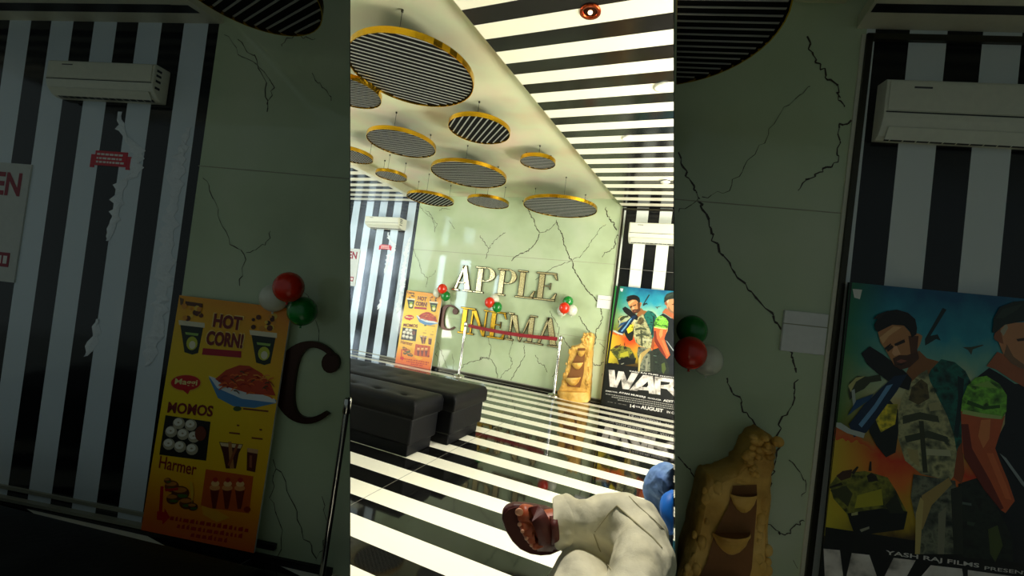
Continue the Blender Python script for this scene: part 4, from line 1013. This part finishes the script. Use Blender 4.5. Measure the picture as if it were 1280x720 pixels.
# ================================================================== BLACK OTTOMANS
M_leather = mat('black_leather', (9, 10, 12), .48, bump=.1, bscale=60, spec=.14)
M_seamk = mat('black_piping', (8, 8, 8), .6)
def ottoman(x0, x1, y0, y1, h, label, group, yaw=None, origin=None, ch=.14):
    """box ottoman: base, cushion with tufts, skirt"""
    O = Vector(origin) if origin else Vector((0, 0, 0)); R = Matrix.Rotation(yaw or 0, 3, 'Z')
    def T(p): return O+R@Vector(p)
    t = empty('ottoman', T(((x0+x1)/2, (y0+y1)/2, 0)), label, 'ottoman', group)
    def bx(a, b_, mt, name, bev):
        m_ = MB(); q = [T((a[0], a[1], a[2])), T((b_[0], a[1], a[2])), T((b_[0], b_[1], a[2])), T((a[0], b_[1], a[2]))]; m_.prism(q, (0, 0, b_[2]-a[2]), mt); return link(name, m_, t, bevel=bev)
    bx((x0+.02, y0+.02, .09), (x1-.02, y1-.02, h-ch), M_leather, 'base', .02)
    bx((x0+.045, y0+.045, 0), (x1-.045, y1-.045, .1), M_leather, 'plinth', .01)
    bx((x0+.012, y0+.012, h-ch-.012), (x1-.012, y1-.012, h-ch+.004), M_seamk, 'piping', .004)
    # cushion: grid top with tufts
    m_ = MB(); nx, ny = 40, 18; rr = .045; V = []
    def top(a, b2):
        X = x0+(x1-x0)*a; Y = y0+(y1-y0)*b2
        e = min(X-x0, x1-X, Y-y0, y1-Y); z = h - rr*(1-math.sqrt(max(0, 1-(1-min(e, rr)/rr)**2)))
        tx = ((X-x0)/.26) % 1-.5; ty = ((Y-y0)/.26) % 1-.5
        if e > .08: z -= .016*math.exp(-(tx*tx+ty*ty)*60) + .004*(math.exp(-tx*tx*160)+math.exp(-ty*ty*160))
        return T((X, Y, z))
    def par(n_): 
        s = [0, .008, .018, .03, .045]; k = n_-9
        return s+[.045+(.91)*(i+1)/(k+1) for i in range(k)]+[1-v for v in s[::-1]]
    ax_, ay_ = par(nx), par(ny); nx, ny = len(ax_), len(ay_)
    V = [top(a, b2) for b2 in ay_ for a in ax_]
    m_.add(V, [(j*nx+i, j*nx+i+1, (j+1)*nx+i+1, (j+1)*nx+i) for j in range(ny-1) for i in range(nx-1)], M_leather, True)
    ring = [(i, 0) for i in range(nx)]+[(nx-1, j) for j in range(1, ny)]+[(i, ny-1) for i in range(nx-2, -1, -1)]+[(0, j) for j in range(ny-2, 0, -1)]
    tp = [V[j*nx+i] for i, j in ring]; bt = [Vector((p.x, p.y, 0))+Vector((0, 0, h-ch+O.z)) for p in tp]; nn = len(tp)
    m_.add(tp+bt, [(k, (k+1) % nn, (k+1) % nn+nn, k+nn) for k in range(nn)], M_leather, True)
    m_.poly(bt, M_leather)
    link('cushion', m_, t)
    return t
ottoman(-3.6, -1.72, 2.64, 3.06, .44, 'front black leather ottoman bench with tufted cushion on the bright striped floor', 'black leather ottomans')
ottoman(-3.6, -1.62, 3.08, 3.72, .44, 'rear black leather ottoman bench, pushed against the front one', 'black leather ottomans')
# dim bench in the left bay, parallel to the bay wall
by = math.atan2(BU.y, BU.x)
ottoman(-1.4, 1.30, -.62, 0, .335, 'dim black leather bench below the menu board in the left bay', 'bay bench', yaw=by-.02, origin=(BO.x+BN.x*.46, BO.y+BN.y*.46, 0), ch=.1)

# ================================================================== CEILING FITTINGS
M_cop = mat('copper_trim', (170, 70, 36), .25, 1); M_bulb = mat('lamp_glow', (255, 236, 190), .3, emit=3)
p = hit_axis(738, 14, 2, SZ)
t = empty('recessed_downlight', p, 'copper-rimmed recessed downlight in the striped ceiling at the top', 'downlight')
b = MB(); b.lathe([(.062, 0), (.062, -.008), (.044, -.010), (.040, .0)], p, M_cop, 28); link('rim', b, t)
b = MB(); b.lathe([(.042, -.001), (.030, -.0035), (0, -.004)], p, mat('dark_reflector', (70, 30, 16), .2, .9), 24); link('reflector', b, t)
b = MB(); b.ell(p+Vector((0, 0, -.008)), (Vector((.014, 0, 0)), Vector((0, .014, 0)), Vector((0, 0, .01))), M_bulb, 12, 8); link('bulb', b, t)
for px, py, r, lb in ((828, 108, .06, 'round white ceiling light at the right edge of the striped ceiling'), (784, 172, .05, 'small round white ceiling light in the middle of the right striped ceiling')):
    p = hit_axis(px, py, 2, SZ); t = empty('ceiling_light', p, lb, 'ceiling light', 'round ceiling lights')
    b = MB(); b.lathe([(r, 0), (r, -.012), (r*.8, -.016)], p, M_white, 28); link('rim', b, t)
    b = MB(); b.lathe([(r*.8, -.014), (0, -.016)], p, mat('light_diffuser', (240, 240, 200), .3, emit=.9), 24); link('diffuser', b, t)
p = hit_axis(832, 225, 2, SZ); t = empty('smoke_detector', p, 'small dark-vented detector on the striped ceiling above the right air conditioner', 'detector')
b = MB(); b.lathe([(.06, 0), (.055, -.03), (.03, -.045), (0, -.045)], p, M_white, 20); link('body', b, t)
b = MB(); b.lathe([(.0585, -.012), (.0565, -.024)], p, M_black, 20); link('vent', b, t)

# ================================================================== SEATED PERSON (crossed legs)
M_khaki = mottled('khaki_cotton', [(204, 197, 166), (218, 212, 184), (212, 205, 174)], 9, .85, .25, 6)
M_khaki_d = mat('khaki_seam', (166, 158, 122), .85)
M_skin = mat('warm_brown_skin', (168, 76, 38), .45, bump=.05, bscale=120)
M_nail = mat('toe_nail', (214, 150, 116), .3)
M_sand = mat('brown_leather_sandal', (84, 26, 16), .6, bump=.15, bscale=80); M_sole = mat('dark_sandal_sole', (70, 22, 18), .4)
def crease(m, scale, strength):
    nt = m.node_tree; b = nt.nodes['Principled BSDF']; tc = nt.nodes.new('ShaderNodeTexCoord'); wv = nt.nodes.new('ShaderNodeTexWave')
    wv.inputs['Scale'].default_value = scale; wv.inputs['Distortion'].default_value = 9; wv.inputs['Detail'].default_value = 3; wv.inputs['Detail Scale'].default_value = 1.4
    wv.bands_direction = 'DIAGONAL'; nt.links.new(tc.outputs['Object'], wv.inputs['Vector'])
    bp = nt.nodes.new('ShaderNodeBump'); bp.inputs['Strength'].default_value = strength; bp.inputs['Distance'].default_value = .03
    old = b.inputs['Normal'].links[0].from_socket; nt.links.new(old, bp.inputs['Normal'])
    nt.links.new(wv.outputs['Fac'], bp.inputs['Height']); nt.links.new(bp.outputs['Normal'], b.inputs['Normal'])
crease(M_khaki, 3.2, .38)
def smooth_path(pts, n=8):
    """Catmull-Rom through (Vector, radius-tuple)"""
    out = []; P = [pts[0]]+list(pts)+[pts[-1]]
    for i in range(1, len(P)-2):
        for k in range(n):
            t = k/n
            def cr(a, b, c, d): return .5*((2*b)+(c-a)*t+(2*a-5*b+4*c-d)*t*t+(-a+3*b-3*c+d)*t**3)
            q = cr(P[i-1][0], P[i][0], P[i+1][0], P[i+2][0]); r = tuple(cr(P[i-1][1][j], P[i][1][j], P[i+1][1][j], P[i+2][1][j]) for j in (0, 1)); out.append((q, r))
    out.append(pts[-1]); return out
def sweep(mb, pts, mt, seg=28, folds=None, cap=True, ref0=None):
    sp = smooth_path(pts); ref = ref0 or Vector((0, 0, 1)); rings = []; n = len(sp); L = 0
    for i, (p, (ra, rb)) in enumerate(sp):
        t = (sp[min(i+1, n-1)][0]-sp[max(i-1, 0)][0]).normalized()
        a = (ref-t*ref.dot(t)).normalized(); b = t.cross(a); ref = a
        if i: L += (p-sp[i-1][0]).length
        ring = []
        for k in range(seg):
            th = 2*math.pi*k/seg; q = p+a*ra*math.cos(th)+b*rb*math.sin(th)
            if folds:
                f = folds*(noise.noise(Vector((q.x*14, q.y*14, q.z*9)))*1.0+.6*noise.noise(Vector((q.x*30+5, q.y*22, q.z*30))))
                q += (q-p).normalized()*f
            ring.append(q)
        rings.append(ring)
    vs = [q for r in rings for q in r]; fs = [(i*seg+k, i*seg+(k+1) % seg, (i+1)*seg+(k+1) % seg, (i+1)*seg+k) for i in range(n-1) for k in range(seg)]
    if cap: fs += [tuple(range(seg-1, -1, -1)), tuple((n-1)*seg+k for k in range(seg))]
    mb.add(vs, fs, mt, True); return rings
ankle = at(698, 651, .93); knee = at(792, 662, .92); shin_mid = at(742, 652, .92)
hipR = at(800, 900, .55)
knee2 = at(722, 728, .88); hipL = at(690, 1000, .55); foot2 = Vector((knee2.x-.02, knee2.y+.10, .09))
person = empty('person', Vector((knee.x, knee.y-.2, 0)), 'seated person in khaki trousers, legs crossed, brown sandal on the raised foot', 'person')
def remesh(o, vox=.008, sm=4):
    md = o.modifiers.new('rm', 'REMESH'); md.mode = 'VOXEL'; md.voxel_size = vox; md.use_smooth_shade = True
    md = o.modifiers.new('sm', 'SMOOTH'); md.iterations = sm; md.factor = .5
tr = MB()
V = Vector
sweep(tr, [(at(697, 652, .93), (.038, .036)), (at(708, 652, .93), (.046, .044)), (at(724, 653, .93), (.050, .05)), (at(746, 654, .92), (.058, .056)), (at(772, 654, .91), (.068, .064)), (at(794, 664, .88), (.072, .068)), (at(800, 692, .83), (.072, .060)), (at(798, 760, .70), (.078, .056)), (hipR, (.10, .075))], M_khaki, folds=.020)
sweep(tr, [(Vector((foot2.x, foot2.y-.02, .12)), (.07, .065)), (Vector((knee2.x-.01, knee2.y+.04, .38)), (.075, .07)), (knee2+Vector((0, .01, -.05)), (.074, .068)), (at(728, 738, .85), (.074, .07)), (at(728, 800, .74), (.085, .08)), (hipL, (.10, .1))], M_khaki, folds=.010)
sweep(tr, [(hipR+Vector((.02, 0, 0)), (.1, .08)), ((hipR+hipL)/2+Vector((0, -.03, 0)), (.13, .12)), (hipL-Vector((.02, 0, 0)), (.1, .1))], M_khaki)
from mathutils.bvhtree import BVHTree
bvh = BVHTree.FromPolygons(tr.v, tr.f)
o = trousers = link('trousers', tr, person); remesh(o, .007, 3); o['label'] = 'pale khaki cotton trousers'
# cuff flap and seam
cf = MB(); sweep(cf, [(at(692, 653, .925), (.044, .040)), (at(697, 653, .925), (.049, .046)), (at(707, 653, .93), (.050, .048))], M_khaki, folds=.012); link('trouser_cuff', cf, trousers)
# body (feet + lower legs) one continuous skin mesh
def skin_obj(name, verts, edges, radii, mt, root, parent, sub=2):
    me = bpy.data.meshes.new(name); base = parent_loc(parent)
    me.from_pydata([tuple(v-base) for v in verts], edges, []); me.materials.append(mt)
    o = bpy.data.objects.new(name, me); COL.objects.link(o); o.parent = parent
    md = o.modifiers.new('skin', 'SKIN'); md.use_smooth_shade = True
    sv = me.skin_vertices[0].data if me.skin_vertices else None
    if sv is None:
        lay = bmesh.new(); lay.from_mesh(me); lay.verts.layers.skin.verify(); lay.to_mesh(me); lay.free(); sv = me.skin_vertices[0].data
    for i, r in enumerate(radii): sv[i].radius = r if isinstance(r, tuple) else (r, r); sv[i].use_root = (i == root)
    md = o.modifiers.new('sub', 'SUBSURF'); md.levels = sub; md.render_levels = sub
    return o
heel = at(708, 668, .945); inst = at(688, 656, .925)
ball_big = at(667, 647, .93); ball_mid = at(670, 662, .925); ball_lit = at(677, 676, .925)
tv = [hipR, at(803, 690, .86), shin_mid, ankle, inst, heel,
      ball_big, at(656, 642, .92), at(648, 641, .915),
      at(665, 655, .92), at(656, 655, .91), at(649, 656, .905),
      ball_mid, at(660, 664, .91), at(653, 665, .905),
      at(672, 670, .92), at(664, 672, .91), at(658, 674, .905),
      ball_lit, at(670, 680, .915), at(664, 682, .91),
      hipL, knee2, foot2, Vector((foot2.x-.03, foot2.y+.10, .035)), Vector((foot2.x-.04, foot2.y+.17, .02))]
te = [(0, 1), (1, 2), (2, 3), (3, 4), (3, 5), (4, 6), (6, 7), (7, 8), (4, 9), (9, 10), (10, 11), (4, 12), (12, 13), (13, 14), (4, 15), (15, 16), (16, 17), (4, 18), (18, 19), (19, 20), (0, 21), (21, 22), (22, 23), (23, 24), (24, 25)]
trd = [.06, .02, .022, (.034, .034), (.034, .030), .030, .025, .0225, .020, .016, .0155, .0135, .016, .015, .013, .0155, .014, .0125, .0145, .0125, .011, .06, .05, .035, .034, .025]
o = skin_obj('body', tv, te, trd, M_skin, 0, person, 2); foot_body = o; o['label'] = 'warm brown skin of ankle, foot and toes'
nb = MB()
for (px, py, d), s in (((649, 640, .8985), .0095), ((649.5, 655.5, .8945), .005), ((653, 664, .895), .0045), ((658, 673, .8955), .0045), ((664, 681.5, .902), .004)):
    nb.ell(at(px, py, d), (CX*s, CY*s*.95, fw*.003), M_nail, 12, 8)
link('toe_nails', nb, foot_body)
# sandal: sole slab behind foot + straps
so = MB()
outl = [(627, 650), (628, 641), (633, 635), (642, 632), (654, 632), (668, 634), (684, 637), (700, 644), (712, 655), (716, 668), (712, 682), (700, 690), (688, 695), (676, 696), (663, 694), (650, 688), (640, 678), (632, 665)]
pa = [at(x, y, .957+.0002*(x-650)) for x, y in outl]
so.prism(pa, fw*.022, M_sole); ol = link('sandal_sole', so, person, bevel=.006)
ins = MB(); cxs, cys = 670, 664; pa = [at(cxs+(x-cxs)*.93, cys+(y-cys)*.93, .9555+.0002*(x-650)) for x, y in outl]; ins.prism(pa, fw*.003, M_sand); link('sandal_insole', ins, person)
def strap(pts, w, name='sandal_strap'):
    s = MB(); sp = smooth_path([(at(*p), (w, .004)) for p in pts], 6)
    prev = None; vs = []; fs = []
    c0 = at(690, 664, .95)
    for i, (p, r) in enumerate(sp):
        t = (sp[min(i+1, len(sp)-1)][0]-sp[max(i-1, 0)][0]).normalized(); out = -fw; side = t.cross(out).normalized()
        vs += [p-side*w, p+side*w, p+side*w+out*.004, p-side*w+out*.004]
        if i: a = (i-1)*4; b_ = i*4; fs += [(a+k, a+(k+1) % 4, b_+(k+1) % 4, b_+k) for k in range(4)]
    s.add(vs, fs, M_sand, True); link(name, s, person)
strap([(668, 633, .948), (671, 641, .900), (677, 654, .886), (682, 668, .890), (683, 680, .91), (681, 688, .950)], .018)
strap([(690, 640, .95), (692, 648, .894), (694, 662, .880), (694, 676, .895), (691, 686, .945)], .008)
strap([(659, 648, .95), (659, 649, .92), (664, 650, .902), (672, 652, .888)], .004)
s = MB(); b_ = V((foot2.x, foot2.y, 0))
s.prism([V((foot2.x-.09, foot2.y-.07, 0)), V((foot2.x+.05, foot2.y-.07, 0)), V((foot2.x+.03, foot2.y+.20, 0)), V((foot2.x-.11, foot2.y+.20, 0))], (0, 0, .02), M_sole); link('sandal_sole', s, person, bevel=.006)
# pocket seam on the thigh
def on_cloth(px, py):
    d = ray(px, py).normalized(); h = bvh.ray_cast(CAM, d); return (h[0]-d*.0015) if h[0] else at(px, py, .85)
def seam(pts, rad, mt):
    P = []
    for (x0, y0), (x1, y1) in zip(pts, pts[1:]):
        for k in range(6): P.append(on_cloth(x0+(x1-x0)*k/6, y0+(y1-y0)*k/6))
    b = MB(); b.tube(P, rad, mt, 6); link('seam', b, trousers)
seam([(771, 632), (782, 642), (798, 656), (816, 672), (830, 688)], .0018, M_khaki_d)
seam([(771, 632), (760, 643), (750, 656), (742, 667)], .0012, M_khaki_d)
seam([(742, 667), (748, 684), (756, 700), (766, 716)], .0012, M_khaki_d)
seam([(786, 620), (800, 634), (818, 650), (832, 664)], .001, M_khaki_d)

# ================================================================== NEIGHBOUR (blue jeans knee)
M_jean = mottled('blue_denim', [(92, 128, 190), (124, 160, 214), (150, 184, 228)], 16, .8, .2, 6)
crease(M_jean, 6, .4)
M_bag = mat('bright_blue_fabric', (10, 110, 210), .5); M_navy = mat('navy_fabric', (20, 50, 90), .7)
k1 = at(830, 606, 1.33)
def clip_pn(mb):
    for p in mb.v:
        s_ = pn.dot(p-CAM)
        if s_ > -.0003: p -= pn*(s_+.0003)
nb_ = empty('person', Vector((k1.x, k1.y, 0)), 'neighbouring person in blue jeans, only one bent knee showing beside the partition', 'person')
def rt(px, py, d): return at(px, py, d)
j = MB()
e1 = at(839, 640, 1.27)
sweep(j, [(V((k1.x-.0, k1.y+.03, .05)), (.035, .035)), (V((k1.x-.0, k1.y+.03, .35)), (.045, .045)), (at(826, 645, 1.34), (.05, .05)), (at(826, 612, 1.33), (.052, .055)), (at(832, 599, 1.30), (.05, .042)), (at(840, 602, 1.27), (.045, .03))], M_jean, folds=.006)
clip_pn(j)
o = link('jeans', j, nb_); o['label'] = 'light blue denim'
j = MB(); sweep(j, [(V((k1.x, k1.y+.03, .02)), (.03, .03)), (V((k1.x, k1.y+.03, .3)), (.03, .03)), (at(830, 612, 1.33), (.035, .035))], M_skin, 12)
sweep(j, [(V((k1.x, k1.y+.02, .03)), (.03, .035)), (V((k1.x-.05, k1.y+.12, .025)), (.025, .04)), (V((k1.x-.07, k1.y+.17, .02)), (.012, .03))], M_skin, 12); clip_pn(j); link('body', j, nb_)
bg = MB(); pb = smooth_path([(at(843, 614, 1.16), (.003, .01)), (at(835, 624, 1.15), (.012, .02)), (at(834, 638, 1.14), (.02, .02)), (at(838, 655, 1.13), (.014, .02)), (at(842, 668, 1.12), (.006, .02))], 5)
bg.tube([p for p, r in pb], [r for p, r in pb], M_bag, 16)
clip_pn(bg)
tag(link('bag', bg, origin=at(838, 668, 1.13)), 'bright blue fabric bag wedged by the blue jeans at the right', 'bag')
for o in bpy.data.objects:
    if '_base' in o: del o['_base']
